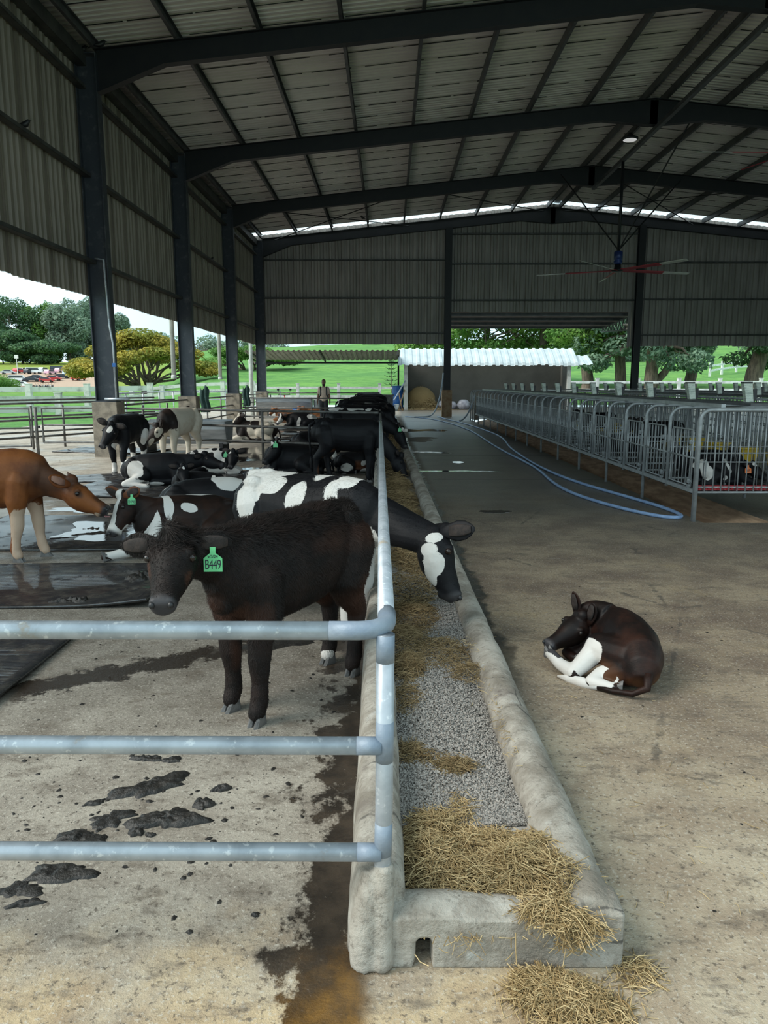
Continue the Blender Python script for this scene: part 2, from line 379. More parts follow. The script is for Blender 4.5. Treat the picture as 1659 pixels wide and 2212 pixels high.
MAT['sheet_grey'] = simple('old_grey_corrugated_sheet', (.30,.26,.25), (.20,.175,.17), 2, .6, .2, .05)
MAT['rendered'] = simple('grey_cement_render', (.215,.205,.185), (.165,.155,.14), .8, .9, 0, .2)

# coat of the animals: base colour, white patches (attribute w), tan areas (attribute t), muzzle skin (attribute n)
def coat_mat(name, base, base2, white=(.66,.635,.60), tan=(.17,.065,.03), nose=(.04,.038,.04), rough=.55, grime=.25):
    t = NT(name); w = t.attr('w'); ta = t.attr('t'); ns = t.attr('n')
    n1 = t.noise(5, 5, .65); n2 = t.noise(60, 5, .75, t.map((.35,1,1)))
    c = t.mix(t.step(n1, .38, .66), base, base2)
    c = t.mix(t.math('MULTIPLY', ta, t.lerp(n1, .55, 1.0)), c, tan)
    wn_ = t.math('ADD', w, t.math('MULTIPLY', t.math('SUBTRACT', n2, .5), .22))
    wn_ = t.math('ADD', wn_, t.math('MULTIPLY', t.math('SUBTRACT', t.noise(14, 3, .6), .5), .14))
    wm = t.step(wn_, -.015, .02)
    wc = t.mix(t.math('MULTIPLY', t.step(t.noise(6, 5, .7), .48, .75), grime), white, tuple(x*y for x, y in zip(white, (.72,.58,.45))))
    c = t.mix(wm, c, wc); c = t.mix(ns, c, nose)
    t.set(base=c, rough=t.lerp(ns, rough, .35), spec=.22); t.b.inputs['Sheen Weight'].default_value = .0
    t.bump(n2, .30, .006); return t.m
COAT = {
 'calf_brown': coat_mat('black_brown_calf_coat', (.0075,.0055,.005), (.017,.010,.008), tan=(.060,.025,.015), rough=.62, nose=(.045,.043,.046)),
 'black': coat_mat('black_white_coat', (.0045,.0045,.006), (.008,.008,.010)),
 'black_brown': coat_mat('dark_brown_white_coat', (.010,.006,.005), (.026,.012,.008)),
 'jersey': coat_mat('russet_brown_coat', (.22,.075,.022), (.15,.046,.014), tan=(.035,.018,.012), nose=(.03,.028,.03), white=(.52,.38,.28), rough=.5),
 'white_brown': coat_mat('dirty_white_coat_with_dark_patches', (.016,.012,.011), (.030,.018,.014), white=(.56,.50,.41), grime=.6),
 'small_calf': coat_mat('dark_russet_calf_coat', (.008,.005,.0045), (.030,.012,.008), tan=(.11,.045,.018), nose=(.05,.048,.052), rough=.5),
 'tan': coat_mat('orange_tan_coat', (.36,.15,.06), (.28,.11,.045)),
}
# ================================================================ THE BARN
XE, XR = -6.2, 7.7            # left eave line, ridge line
XE2 = 2*XR - XE               # right eave
ZE, ZR = 8.30, 9.72           # top of rafter at eave and ridge
FR = [3.1, 9.9, 16.7, 23.5, 30.3, 37.1]
def roofz(x): return ZR - (ZR-ZE)*abs(x-XR)/(XR-XE)

# ---- floor slab with the drain gutter cut out, lying in strips
GX0, GX1, GY0, GY1 = 3.66, 4.46, 8.6, 34.0
def slab_rect(mb, x0, x1, y0, y1): mb.add([(x0,y0,0),(x1,y0,0),(x1,y1,0),(x0,y1,0)], [(0,1,2,3)])
m = MB()
for r in ((-10.5,GX0,-4,52),(-13.6,-10.5,6,30),(GX0,26,-4,GY0),(GX1,26,GY0,GY1),(GX0,26,GY1,52)): slab_rect(m, *r)
fl = obj('floor', m, MAT['floor']); struct(fl)
# alley slab joints, recessed strips
m = MB()
for y in (12.6, 16.9, 21.6, 26.8, 32): m.box((.75,y,-.012), (3.66,y+.018,.0015))
obj('slab_joint', m, MAT['dark'], fl)
# gutter: wall, bottom and rising side
m = MB(); ys = np.linspace(GY0, GY1, 26); prof = [(0,0),(.015,-.10),(.07,-.135),(.15,-.14),(.24,-.12),(.45,-.065),(.65,-.018),(.80,0)]
for i, y in enumerate(ys):
    for dx, z in prof: m.v.append((GX0+dx, float(y), z if i else min(z*1.0, 0)))
for i in range(len(ys)-1):
    for k in range(len(prof)-1):
        a = i*len(prof)+k; m.f.append((a, a+1, a+1+len(prof), a+len(prof)))
m.f.append(tuple(range(len(prof)))); 
gt = obj('drain_gutter', m, MAT['gutter'], fl)
m = MB()
for y0 in np.arange(GY0+1.2, 30, .8):
    n = 14; P = []
    for k in range(n):
        a = 2*math.pi*k/n; q = 1+.25*math.sin(3*a+y0); P.append((GX0+.115+.055*q*math.cos(a), y0+.5*q*math.sin(a), -.128))
    m.add(P, [tuple(range(n))])
obj('gutter_water', m, MAT['water'], fl)

# ---- portal frames
def frame_parts(k, y, label):
    root = thing('portal_frame', label, 'steel frame', (0, y, 0), 0, 'portal frames of the barn')
    for sgn in (1, -1):
        def X(x): return x if sgn == 1 else 2*XR - x
        # column: web + two flanges
        m = MB(); xi = XE+.20; xo = XE-.22
        zt = roofz(XE)
        m.box((min(X(xo),X(xi)), -.008, 1.2), (max(X(xo),X(xi)), .008, zt-.1))
        for xc in (xi, xo): m.box((X(xc)-.009, -.115, 1.2), (X(xc)+.009, .115, zt-.05))
        m.box((min(X(xo),X(xi)), -.11, zt-.07), (max(X(xo),X(xi)), .11, zt-.05))
        m.box((min(X(xo),X(xi))-.03, -.14, 1.2), (max(X(xo),X(xi))+.03, .14, 1.225))
        obj('column', m, MAT['steel_worn'], root)
        m = MB(); m.box((X(XE)-.27, -.25, 0), (X(XE)+.27, .25, 1.2)); obj('pedestal', m, MAT['ped'], root)
        # rafter: web polygon and flange plates following it
        b1 = (XE+.20, zt-.80); b2 = (XE+1.6, roofz(XE+1.6)-.42); b3 = (XR-1.5, roofz(XR-1.5)-.44); b4 = (XR, ZR-.72)
        top = [(XE+.20, roofz(XE+.2)), (XR, ZR)]
        poly = [top[0], b1, b2, b3, b4, top[1]]
        m = MB(); m.prism([(X(a), b) for a, b in poly], -.008, .008)
        def plate(a, b, w=.20, t=.016): m.bar((X(a[0]),0,a[1]), (X(b[0]),0,b[1]), w, t)
        plate(top[0], top[1]); plate(b1, b2); plate(b2, b3); plate(b3, b4)
        plate((XE+.2, zt-.80), (XE+.2, zt-.02)); m.bar((X(XR)-sgn*.012,0,ZR-.72), (X(XR)-sgn*.012,0,ZR-.03), .2, .016, (0,1,0))
        m.bar((X(b2[0]),0,b2[1]), (X(XE+1.6),0,roofz(XE+1.6)), .1, .01, (0,1,0))
        obj('rafter', m, MAT['steel'], root)
    return root
frame_parts(0, FR[0], 'steel portal frame at the open front end of the roof')
frame_parts(1, FR[1], 'second steel portal frame from the open front end, overhead')
frame_parts(2, FR[2], 'nearest visible dark portal frame, its rafter crossing the top edge')
frame_parts(3, FR[3], 'dark portal frame with the round lamp just behind its ridge')
frame_parts(4, FR[4], 'dark portal frame just behind the blue ceiling fan')
frame_parts(5, FR[5], 'farthest dark portal frame standing against the back wall')

# ---- roof: corrugated sheets, purlins, ridge cap
ceil = sempty('ceiling')
def sheet_profile(w, pitch, h, tip=.30):
    n = max(1, round(w/pitch)); p = w/n; P = []
    for i in range(n): P += [(i*p, 0), (i*p+p*.42, 0), (i*p+p*.55, h), (i*p+p*.87, h)]
    return P + [(w, 0)]
SW = .85
prof = sheet_profile(SW+.02, .17, .045); prof[-1] = (prof[-1][0], .048); prof.append((prof[-1][0], -.004))
def roof_sheet(side):
    m = MB(); n = len(prof)
    x0, x1 = (XE-.35, XR-.03) if side == 1 else (XR+.03, XE2+.35)
    for x in (x0, x1):
        for y, h in prof: m.v.append((x, y, roofz(x) + .225 + h))
    m.f = [(i, i+1, n+i+1, n+i) for i in range(n-1)]
    return m.mesh('roof_sheet')
for side in (1, -1):
    me = roof_sheet(side); k = 0; y = FR[0]-.6
    while y + SW < FR[5]-.30:
        o = link('roof_sheet', me, MAT['roof'], ceil); o.location = (0, y, .004*((k*7) % 3))
        g_ = random.Random(k*3+side); sm_ = MB(); xq = XE+.2
        while xq < XR-.3:
            L_ = g_.uniform(.7, 1.5); a_, b_ = xq, min(xq+L_, XR-.25); xx = (a_, b_) if side == 1 else (2*XR-a_, 2*XR-b_)
            sm_.bar((xx[0], y, roofz(xx[0])+.222), (xx[1], y, roofz(xx[1])+.222), .022 if g_.random() < .6 else .010, .012); xq += L_+g_.uniform(.03, .5)
        obj('lap_shadow_bar', sm_, MAT['steel'], o).matrix_parent_inverse = Matrix.Translation((0, -y, 0)); y += SW+.003; k += 1  # dark bars under the joints stand for gap and shadow lines between sheets
YEND = y
# translucent strip closing the roof at the back wall: two sheets a side
t = NT('clear_skylight_sheet'); t.set(base=(.95,.98,1.0), rough=.5, spec=.2)
tr = t.n('ShaderNodeBsdfTranslucent'); tr.inputs[0].default_value = (.95,.98,1,1); mx = t.n('ShaderNodeMixShader'); mx.inputs[0].default_value = .85
t.l(t.b.outputs[0], mx.inputs[1]); t.l(tr.outputs[0], mx.inputs[2]); t.l(mx.outputs[0], t.out.inputs[0]); MAT['skylight'] = t.m
for side in (1, -1):
    me = roof_sheet(side).copy(); me.materials.clear(); me.materials.append(MAT['skylight'])
    o = link('skylight_sheet', me, None, ceil); o.location = (0, YEND, 0)
np_ = 9
for side in (1, -1):
    for i in range(np_):
        x = XE + .15 + (XR-XE-.45)*i/(np_-1); x = x if side == 1 else 2*XR-x
        m = MB(); z = roofz(x)+.115
        m.box((x-.006, FR[0]-.5, z-.10), (x+.006, FR[5]+.1, z+.10)); m.box((x-.006, FR[0]-.5, z-.105), (x+.065, FR[5]+.1, z-.095)); m.box((x-.006, FR[0]-.5, z+.095), (x+.065, FR[5]+.1, z+.105))
        obj('purlin', m, MAT['purlin'], ceil)
m = MB(); m.prism([(XR-.3, roofz(XR-.3)+.27), (XR, ZR+.30), (XR+.3, roofz(XR+.3)+.27), (XR+.3, roofz(XR+.3)+.255), (XR, ZR+.285), (XR-.3, roofz(XR-.3)+.255)], FR[0]-.6, FR[5]+.1)
obj('ridge_cap', m, MAT['roof'], ceil)
for a, b in (((-5.4,30.4),(0.9,36.9)), ((0.9,30.4),(-5.4,36.9)), ((1.2,30.4),(7.2,36.9)), ((8.2,36.9),(14.2,30.4)), ((14.2,36.9),(8.2,30.4))):
    m = MB(); m.tube([(a[0],a[1],roofz(a[0])-.15), (b[0],b[1],roofz(b[0])-.15)], .02, 6); obj('bracing_rod', m, MAT['steel'], ceil)
# beam under the ridge that carries the fans
m = MB(); m.box((7.72, FR[2], 8.86), (7.84, FR[4], 8.98)); obj('fan_beam', m, MAT['purlin'], ceil)
for i in range(4):   # braces of beam
    pass

# ---- side walls of corrugated sheets on girts
def side_wall(name, x, inward):
    w = sempty(name); pr = sheet_profile(SW+.02, .2125, .045); pr[-1] = (pr[-1][0], .048); pr.append((pr[-1][0], -.004)); n = len(pr)
    m = MB()
    for z in (3.43, 8.56):
        for y, h in pr: m.v.append((x - inward*h, y, z))
    m.f = [(i, i+1, n+i+1, n+i) for i in range(n-1)]; me = m.mesh('wall_sheet'); y = FR[0]-.1; k = 0
    while y < FR[5]-.2:
        o = link('wall_sheet', me, MAT['clad'], w); o.location = (.004*((k*5) % 3)*inward, y, .006*((k*5) % 4)); y += SW+.003; k += 1
    for z in (4.15, 5.90, 7.62):
        for a, b in zip(FR[:-1], FR[1:]):
            m = MB(); xx = x+inward*.035
            m.box((min(xx,xx+inward*.15), a+.02, z-.035), (max(xx,xx+inward*.15), b-.02, z-.028)); m.box((min(xx,xx+inward*.15), a+.02, z+.028), (max(xx,xx+inward*.15), b-.02, z+.035)); m.box((xx+inward*.145-.004, a+.02, z-.035), (xx+inward*.145+.004, b-.02, z+.035))
            obj('girt', m, MAT['girt'], w)
    m = MB(); m.box((x-.0, FR[0]-.1, 8.02), (x+inward*.22, FR[5], 8.03)); m.box((x+inward*.215-.004, FR[0]-.1, 8.02), (x+inward*.215+.004, FR[5], 8.30)); obj('eave_beam', m, MAT['girt'], w)
side_wall('wall_left', XE-.24, 1); side_wall('wall_right', XE2+.24, -1)

# ---- back gable wall: sheets cut to the roof slope, three bays with different lower edges
wb = sempty('wall_back'); YB = FR[5]+.16; pr = sheet_profile(SW+.02, .2833, .06); pr[-1] = (pr[-1][0], .062); pr.append((pr[-1][0], -.004))
x = XE-.2; k = 0
def bay_bottom(xm): return 3.46 if xm < 2.8 else (4.96 if xm < 11.9 else 3.36)
while x < XE2+.2:
    m = MB(); n = len(pr); zb = bay_bottom(x+SW/2)+.012*((k*7) % 3)
    for top in (0, 1):
        for dx, h in pr: m.v.append((x+dx, YB-h, zb if not top else roofz(x+dx)+.20))
    m.f = [(i, i+1, n+i+1, n+i) for i in range(n-1)]
    obj('wall_sheet', m, MAT['clad_far'], wb); x += SW+.003; k += 1
for x0, x1, zs in ((XE+.2, 2.65, (3.99,5.63,7.38)), (2.95, 11.75, (5.52,7.20,8.55)), (12.05, XE2-.2, (3.9,5.55,7.25))):
    for z in zs:
        m = MB(); m.box((x0, YB-.19, z-.035), (x1, YB-.04, z-.027)); m.box((x0, YB-.19, z+.027), (x1, YB-.04, z+.035)); m.box((x0, YB-.19, z-.035), (x1, YB-.182, z+.035)); obj('girt', m, MAT['girt'], wb)
for xc, xl, pm, zb in ((2.82, 'left', 'ped_rust', 1.28), (11.9, 'right', 'ped', 1.28)):
    root = thing('gable_column', 'dark steel post in the back wall %s' % ('where the grey hoses hang' if xl == 'left' else 'behind the calf pens'), 'column', (xc, FR[5]-.1, 0), 0, 'gable posts')
    m = MB(); zt = roofz(xc)-.4
    m.box((-.008,-.12,zb), (.008,.12,zt)); m.box((-.16,-.13,zb), (.16,-.115,zt)); m.box((-.16,.115,zb), (.16,.13,zt))
    obj('post', m, MAT['steel'], root)
    m = MB(); m.box((-.24,-.22,0), (.24,.22,zb)); obj('pedestal', m, MAT[pm], root)

# ---- downpipes outside the left wall and the conduit on the nearest column
def pipe_thing(name, label, cat, path, r, mat, group=None, n=10):
    base = path[0]; root = thing(name, label, cat, base, 0, group); m = MB()
    m.tube([Vector(p)-Vector(base) for p in path], r, n); obj('pipe', m, mat, root, True); return root
def downpipe(label, x, y, z0):
    root = thing('downpipe', label, 'pipe', (x,y,z0), 0, 'rainwater downpipes'); m = MB(); m.tube([(0,0,0),(0,0,8.0-z0)], .075, 12); obj('pipe', m, MAT['white_conc'], root, True)
    m = MB(); m.lathe([(.082,0),(.088,.02),(.088,.09),(.082,.11)], n=14); obj('socket', m, MAT['white_paint'], root, True)
downpipe('white downpipe ending in mid-air beside the second column', -6.95, 24.6, 1.75)
downpipe('white downpipe ending in mid-air beside the third column', -7.0, 31.6, 1.75)
root = thing('downpipe', 'tall white downpipe reaching the ground by the last left column', 'pipe', (-6.9,38.2,0), 0, 'rainwater downpipes')
m = MB(); m.tube([(0,0,0),(0,0,8)], .09, 12); obj('pipe', m, MAT['white_paint'], root, True)
root = thing('water_pipe', 'grey water pipe running down the nearest column to its pedestal', 'pipe', (-5.95,16.55,1.23))
m = MB(); m.tube([(-.25,-.03,.03),(.0,-.03,.03),(.28,-.03,.03)], .03, 8); m.tube([(.0,-.03,.03),(.0,-.03,1.2),(-.06,-.02,1.6),(-.1,-.02,2.95),(-.28,-.02,2.98)], .022, 8); obj('pipe', m, MAT['galv'], root, True)
m = MB(); m.box((-.035,-.06,.72), (.035,0,.80)); obj('valve', m, MAT['blue'], root)

# ================================================================ OUTSIDE
def smooth(a, b, x):
    t = np.clip((x-a)/(b-a), 0, 1); return t*t*(3-2*t)
def ground(x, y):
    y_ = np.maximum(y, 1.0); a = x/y_
    hill = np.where(y > 52, .3 + .072*np.clip(y-52, 0, 150) + .02*np.clip(y-202, 0, 200), .3*smooth(44, 52, y)) - .03
    hill = hill + 2.0*smooth(90, 180, y)*np.sin(x*.021+.6)
    left = np.interp(y, [0,42,60,190,200,215,235,300,420], [-.03,-.03,.1,.3,.6,2.1,4.3,9.2,13])
    f = smooth(-.34, -.235, a) * smooth(40, 60, y)
    return hill*f + left*(1-f)
xs = np.concatenate([np.arange(-420,-60,12), np.arange(-60,60,3), np.arange(60,330,10)]); ys = np.concatenate([np.arange(-24,60,3), np.arange(60,440,6)])
GXg, GYg = np.meshgrid(xs, ys); GZg = ground(GXg, GYg) + .12*np.sin(GXg*.31)*np.sin(GYg*.23)*smooth(60, 100, GYg)
V = np.stack([GXg.ravel(), GYg.ravel(), GZg.ravel()], 1); W = len(xs); F = []
for j in range(len(ys)-1):
    for i in range(W-1):
        if -10.6 < xs[i] and xs[i+1] < 26.1 and -4.1 < ys[j] and ys[j+1] < 52.1: continue
        F.append((j*W+i, j*W+i+1, (j+1)*W+i+1, (j+1)*W+i))
gr = link('ground_hillside', big_mesh('hill', V, F), MAT['terrain']); struct(gr)
gr.data.polygons.foreach_set('use_smooth', [True]*len(gr.data.polygons))

# ---- leafy plants
def leaf_cloud(blobs, n, size, seed, flat=.0):
    """n leaf quads scattered over the skins of ellipsoids (cx,cy,cz,rx,ry,rz)"""
    g = np.random.default_rng(seed); blobs = np.array(blobs, float); area = (blobs[:,3]*blobs[:,5]); k = g.choice(len(blobs), n, p=area/area.sum()); b = blobs[k]
    d = g.normal(size=(n,3)); d /= np.linalg.norm(d, axis=1, keepdims=True)
    rad = 1 - .45*g.random(n)**2
    lump = 1 + .16*np.sin(d[:,0]*7+k)*np.sin(d[:,1]*6+2*k)*np.sin(d[:,2]*8)
    c = b[:,:3] + d*b[:,3:]*(rad*lump)[:,None]
    nrm = d*.7 + g.normal(size=(n,3))*.5; nrm[:,2] += .4+flat; nrm /= np.linalg.norm(nrm, axis=1, keepdims=True)
    u = np.cross(nrm, g.normal(size=(n,3))); u /= np.linalg.norm(u, axis=1, keepdims=True); v = np.cross(nrm, u)
    s = size*(.6+.8*g.random(n))[:,None]
    bend = nrm*s*.25
    P = np.stack([c-u*s, c-v*s*.45+bend, c+u*s, c+v*s*.45+bend], 1).reshape(-1,3)
    I = np.arange(n*4).reshape(n,4); return P, I
def limb(m, a, b, r0, r1, g, kink=.12, n=5):
    a = Vector(a); b = Vector(b); L = (b-a).length; P = []; 
    for i in range(n+1):
        t = i/n; p = a.lerp(b, t); k = kink*L*math.sin(t*math.pi)
        P.append(p + Vector((g.uniform(-k,k)*.5, g.uniform(-k,k)*.5, g.uniform(0,k)*.4)))
    P[0] = a; P[-1] = b
    m.sweep(P, [r0+(r1-r0)*i/n for i in range(n+1)], [r0+(r1-r0)*i/n for i in range(n+1)], (0.1,.2,1), 7); return P
def tree(name, label, loc, trunk, blobs, leafmat, nleaf, lsize, seed, group=None, forks=None, flat=0, bark='bark', cat='tree', reach=.85):
    """trunk=(height, radius); blobs in metres from the foot; a limb runs to each blob"""
    g = random.Random(seed); root = thing(name, label, cat, loc, 0, group); m = MB(); h, r = trunk
    if h > 0:
        P = limb(m, (0,0,-.3), (g.uniform(-.05,.05)*h, g.uniform(-.05,.05)*h, h), r*1.15, r*.7, g, .06)
        tops = forks or [P[-1]]
        for b in blobs:
            s = min(tops, key=lambda q: (Vector(q)-Vector(b[:3])).length)
            limb(m, s, (Vector(s)).lerp(Vector(b[:3]), reach), r*.42, r*.08, g, .18)
            for q in range(2):
                e = Vector(b[:3]) + Vector((g.uniform(-.7,.7)*b[3], g.uniform(-.7,.7)*b[4], g.uniform(-.2,.6)*b[5]))
                limb(m, Vector(s).lerp(Vector(b[:3]), .55), e, r*.2, r*.05, g, .18)
        obj('trunk', m, MAT[bark], root, True)
    P, I = leaf_cloud(blobs, nleaf, lsize, seed, flat); f = link('foliage', big_mesh('foliage', P, I), MAT[leafmat], root); f['kind'] = 'stuff'
    return root
def G(x, y): return float(ground(np.array(float(x)), np.array(float(y))))
def at(px, Y): return (px-840)/1620*Y       # sideways position of a bearing at distance Y

g0 = random.Random(3)
# the spreading ochre rain tree beyond the columns
B = []
for i in range(26):
    a = g0.uniform(0, 6.28); q = g0.uniform(0, 1)**.5; x = 6.6*q*math.cos(a); y = 5.5*q*math.sin(a); z = 5.6*(1-.62*q*q)+.45
    B.append((x, y, z, 1.7, 1.6, .62))
B += [(-6.3,-.6,2.5,1.3,1.3,.5), (6.6,-.4,2.7,1.3,1.3,.5), (-5.2,-2,3.2,1.5,1.3,.6), (5.2,-2,3.3,1.5,1.3,.6), (0,-1,6.3,2.2,2,.6)]
X0 = at(318, 78)
tree('rain_tree', 'wide spreading ochre-leaved rain tree beyond the side fence', (X0, 78, G(X0,78)-.2), (1.2,.38), B, 'leaf_yellow', 26000, .17, 5, forks=[(-.5,0,1.2),(.5,0,1.2),(.1,.3,1.4)], flat=.8)
B = [(g0.uniform(-5.6,5.6), g0.uniform(-3,3), 0, 1.9, 1.7, .6) for i in range(18)]; B = [(x,y,2.9-.045*x*x+.3*math.sin(x*2),a,b,c) for x,y,z,a,b,c in B]
X0 = at(545, 92)
tree('rain_tree', 'low flat-topped green tree on the slope left of the white fence', (X0, 92, G(X0,92)-.9), (.9,.3), B, 'leaf_green', 15000, .16, 6, forks=[(-.6,0,.9),(.6,0,.9)], flat=.8)
# belt of trees behind the car park
belt = [(-30,330,36,17,'leaf_blue','bushy blue-green tree at the left edge behind the car park',19), (62,318,25,15,'leaf_dark','dark green tree with bare twigs left of the bright tree',18),
        (118,322,23,12,'leaf_green','bright round-topped green tree in the belt behind the car park',14), (165,315,22,13,'leaf_grey','grey-green tree beside the nearest column',18),
        (196,335,28,12,'leaf_grey','tall pale grey-green tree half hidden by the nearest column',16), (265,340,20,13,'leaf_grey','pale tree right behind the nearest column',12),
        (20,300,13,17,'leaf_dark','low dark bush line under the left trees',10), (105,298,11,17,'leaf_dark','low dark bush line under the bright tree',10)]
for i, (px, Y, h, w, mt, lb, nb) in enumerate(belt):
    g1 = random.Random(30+i); X0 = at(px, Y); B = []
    for k in range(nb):
        a = g1.uniform(0, 6.28); q = g1.uniform(.1, 1)**.5; z = g1.uniform(.16, .95)*h; sh = math.sqrt(max(.1, 1-((z/h-.55)/.52)**2))
        B.append((w*.72*q*sh*math.cos(a), w*.5*q*math.sin(a), z, w*.30, w*.28, h*.17))
    tree('belt_tree', lb, (X0, Y, G(X0,Y)-.5), (h*.4, h*.022), B, mt, 12000, .55, 40+i, 'trees behind the car park')
X0 = at(15, 120); B = [(g0.uniform(-3,3), g0.uniform(-2,2), g0.uniform(.6,2.6), 1.2, 1.2, .8) for i in range(12)]
tree('shrub', 'leafy green shrub at the left edge in front of the cars', (X0, 120, G(X0,120)-.3), (.5,.08), B, 'leaf_green', 6000, .13, 71, cat='shrub')
# far wooded skyline between the columns
for i, (px, Y, w, lb) in enumerate(((470,300,26,'far dark treetops on the skyline left of the third column'), (400,310,20,'far dark treetops on the skyline right of the rain tree'))):
    X0 = at(px, Y); g1 = random.Random(90+i); B = [(g1.uniform(-w,w), g1.uniform(-6,6), 3+g1.uniform(0,5), 4.5, 4, 3) for k in range(14)]
    tree('skyline_tree', lb, (X0, Y, G(X0,Y)-1), (3,.4), B, 'leaf_grey', 5000, .55, 93+i, 'trees on the skyline')
# big trees behind the calf pens
def big_tree(label, px, Y, r, h, lean, crown, mt, seed, n=9000, size=.17, fork=None):
    X0 = at(px, Y); root = thing('shade_tree', label, 'tree', (X0, Y, G(X0,Y)-.2), 0, 'big trees behind the calf pens'); g1 = random.Random(seed); m = MB()
    P = limb(m, (0,0,-.3), (lean, 0, h), r*1.25, r*.8, g1, .05)
    m.sweep([(0,0,-.3),(0,0,.1),(lean*.05,0,.7)], [r*1.7,r*1.45,r*1.15], [r*1.7,r*1.45,r*1.15], (0,1,0), 9)
    if fork: limb(m, (lean*.1,0,.6), fork, r*.75, r*.5, g1, .06)
    for b in crown: limb(m, P[-1], b[:3], r*.4, r*.08, g1, .15)
    obj('trunk', m, MAT['bark'], root, True)
    Pq, I = leaf_cloud(crown, n, size, seed); f = link('foliage', big_mesh('foliage', Pq, I), MAT[mt], root); f['kind'] = 'stuff'
def crown(seed, n, w, z0, z1, r):
    g1 = random.Random(seed); return [(g1.uniform(-w,w), g1.uniform(-w*.6,w*.6), g1.uniform(z0,z1), r*g1.uniform(.7,1.2), r, r*g1.uniform(.45,.7)) for i in range(n)]
big_tree('straight tree trunk right of the white shed roof', 1262, 62, .42, 5.5, -.2, crown(1,16,4.5,3.6,8,1.6), 'leaf_green', 101)
big_tree('leaning tree trunk just left of the right gable post', 1333, 60, .40, 5.5, -.35, crown(2,14,4,4.6,8,1.6), 'leaf_grey', 102)
big_tree('thick forked tree trunk right of the right gable post', 1395, 57, .46, 4.6, .0, crown(3,26,4.6,2.6,6,1.2), 'leaf_blue', 103, fork=(1.6,0,2.9))
big_tree('slender tree trunk in the middle of the right bay', 1480, 66, .42, 5.2, .1, crown(4,30,5.5,2.9,6,1.2), 'leaf_blue', 104)
big_tree('thick leaning tree trunk near the right edge', 1605, 60, .62, 4.8, .9, crown(5,30,5.4,2.7,6,1.2), 'leaf_dark', 105)
big_tree('leafy tree above the middle of the white shed roof', 1160, 68, .35, 6, .2, crown(6,40,7,2.6,7.5,1.5), 'leaf_green', 106, 16000)
big_tree('leafy tree above the left half of the white shed roof', 1040, 70, .30, 6, .3, crown(7,40,7,2.6,7.5,1.5), 'leaf_green', 107, 16000)
for i, (px, Y, lb, mt) in enumerate(((1335,110,'pale bushy tree behind the leaning trunk','leaf_grey'), (1250,115,'pale bushy tree right of the white shed on the slope','leaf_grey'), (1655,105,'pale bushy tree at the right edge beyond the fences','leaf_grey'))):
    X0 = at(px, Y); g1 = random.Random(120+i); B = [(g1.uniform(-3.2,3.2), g1.uniform(-2,2), g1.uniform(.8,6.5), 1.7, 1.6, 1.2) for k in range(18)]
    tree('bushy_tree', lb, (X0, Y, G(X0,Y)-.3), (1.5,.2), B, mt, 8000, .2, 130+i, 'bushy trees on the slope')
# young star-shaped pine by the shed
X0 = at(845, 60); root = thing('young_pine', 'young pine with tiered branches left of the white shed', 'tree', (X0, 60, G(X0,60))); m = MB(); m.sweep([(0,0,0),(0,0,1.6),(0,0,3.0)], [.045,.03,.01], [.045,.03,.01], (0,1,0), 6); obj('trunk', m, MAT['bark'], root)
for k in range(8):
    z = .7+k*.3; L = .62*(1-k/9.5)+.1; m = MB()
    for q in range(7):
        a = q*6.283/7+k*.4; m.sweep([(0,0,z),(L*.5*math.cos(a),L*.5*math.sin(a),z-.05),(L*math.cos(a),L*math.sin(a),z+.10)], [.02,.05,.012], [.015,.02,.01], (0,0,1), 6)
    obj('branch_tier', m, MAT['leaf_dark'], root)

# ---- white fences
def post_rail_fence(label, pts, zt, rails, pw=.16, rh=.16, name='white_fence', mat='white_paint', group='white fences outside', ground_z=None):
    root = thing(name, label, 'fence', (pts[0][0], pts[0][1], 0), 0, group); o0 = Vector((pts[0][0], pts[0][1], 0))
    for i, (x, y) in enumerate(pts):
        z0 = G(x, y) if ground_z is None else ground_z
        m = MB(); m.box((x-pw/2, y-pw/2, z0-.1), (x+pw/2, y+pw/2, z0+zt)); m.box((x-pw/2-.02, y-pw/2-.02, z0+zt), (x+pw/2+.02, y+pw/2+.02, z0+zt+.03)); m.v = [(a-o0.x,b-o0.y,c) for a,b,c in m.v]; obj('post', m, MAT[mat], root)
        if i:
            xp, yp = pts[i-1]; zp = G(xp, yp) if ground_z is None else ground_z
            for r in rails:
                m = MB(); m.bar(Vector((xp,yp-.05,zp+r))-o0, Vector((x,y-.05,z0+r))-o0, .06, rh); obj('rail', m, MAT[mat], root)
    return root
post_rail_fence('white post and rail fence behind the man with the backpack', [(x,50) for x in np.linspace(-8.7, 2.1, 5)], 1.45, (.62,1.18), .2, .16)
post_rail_fence('long white fence under the big trees behind the calf pens', [(x,51) for x in np.linspace(11.2, 27.6, 7)], 1.75, (1.0,1.5), .2, .17)
post_rail_fence('far white fence climbing the slope between the right tree trunks', [(at(p,Y),Y) for p, Y in ((1520,80),(1545,84),(1575,88),(1605,90),(1660,92))], 1.4, (.6,1.1), .2, .2)
post_rail_fence('stained white concrete fence left of the nearest column, farther one', [(at(p,Y),Y) for p, Y in ((-150,50),(70,52),(195,53),(330,55))], 1.5, (.5,1.15), .36, .34, mat='white_conc')
post_rail_fence('stained white concrete fence nearer the grass strip at far left', [(at(p,Y),Y) for p, Y in ((-130,36),(-10,36.5),(132,38),(260,39))], 1.15, (.35,.85), .30, .30, mat='white_conc')
post_rail_fence('white concrete fence seen between the columns below the rain tree', [(x,56) for x in np.linspace(-19, -10, 5)], 1.25, (.55,1.05), .3, .24, mat='white_conc')

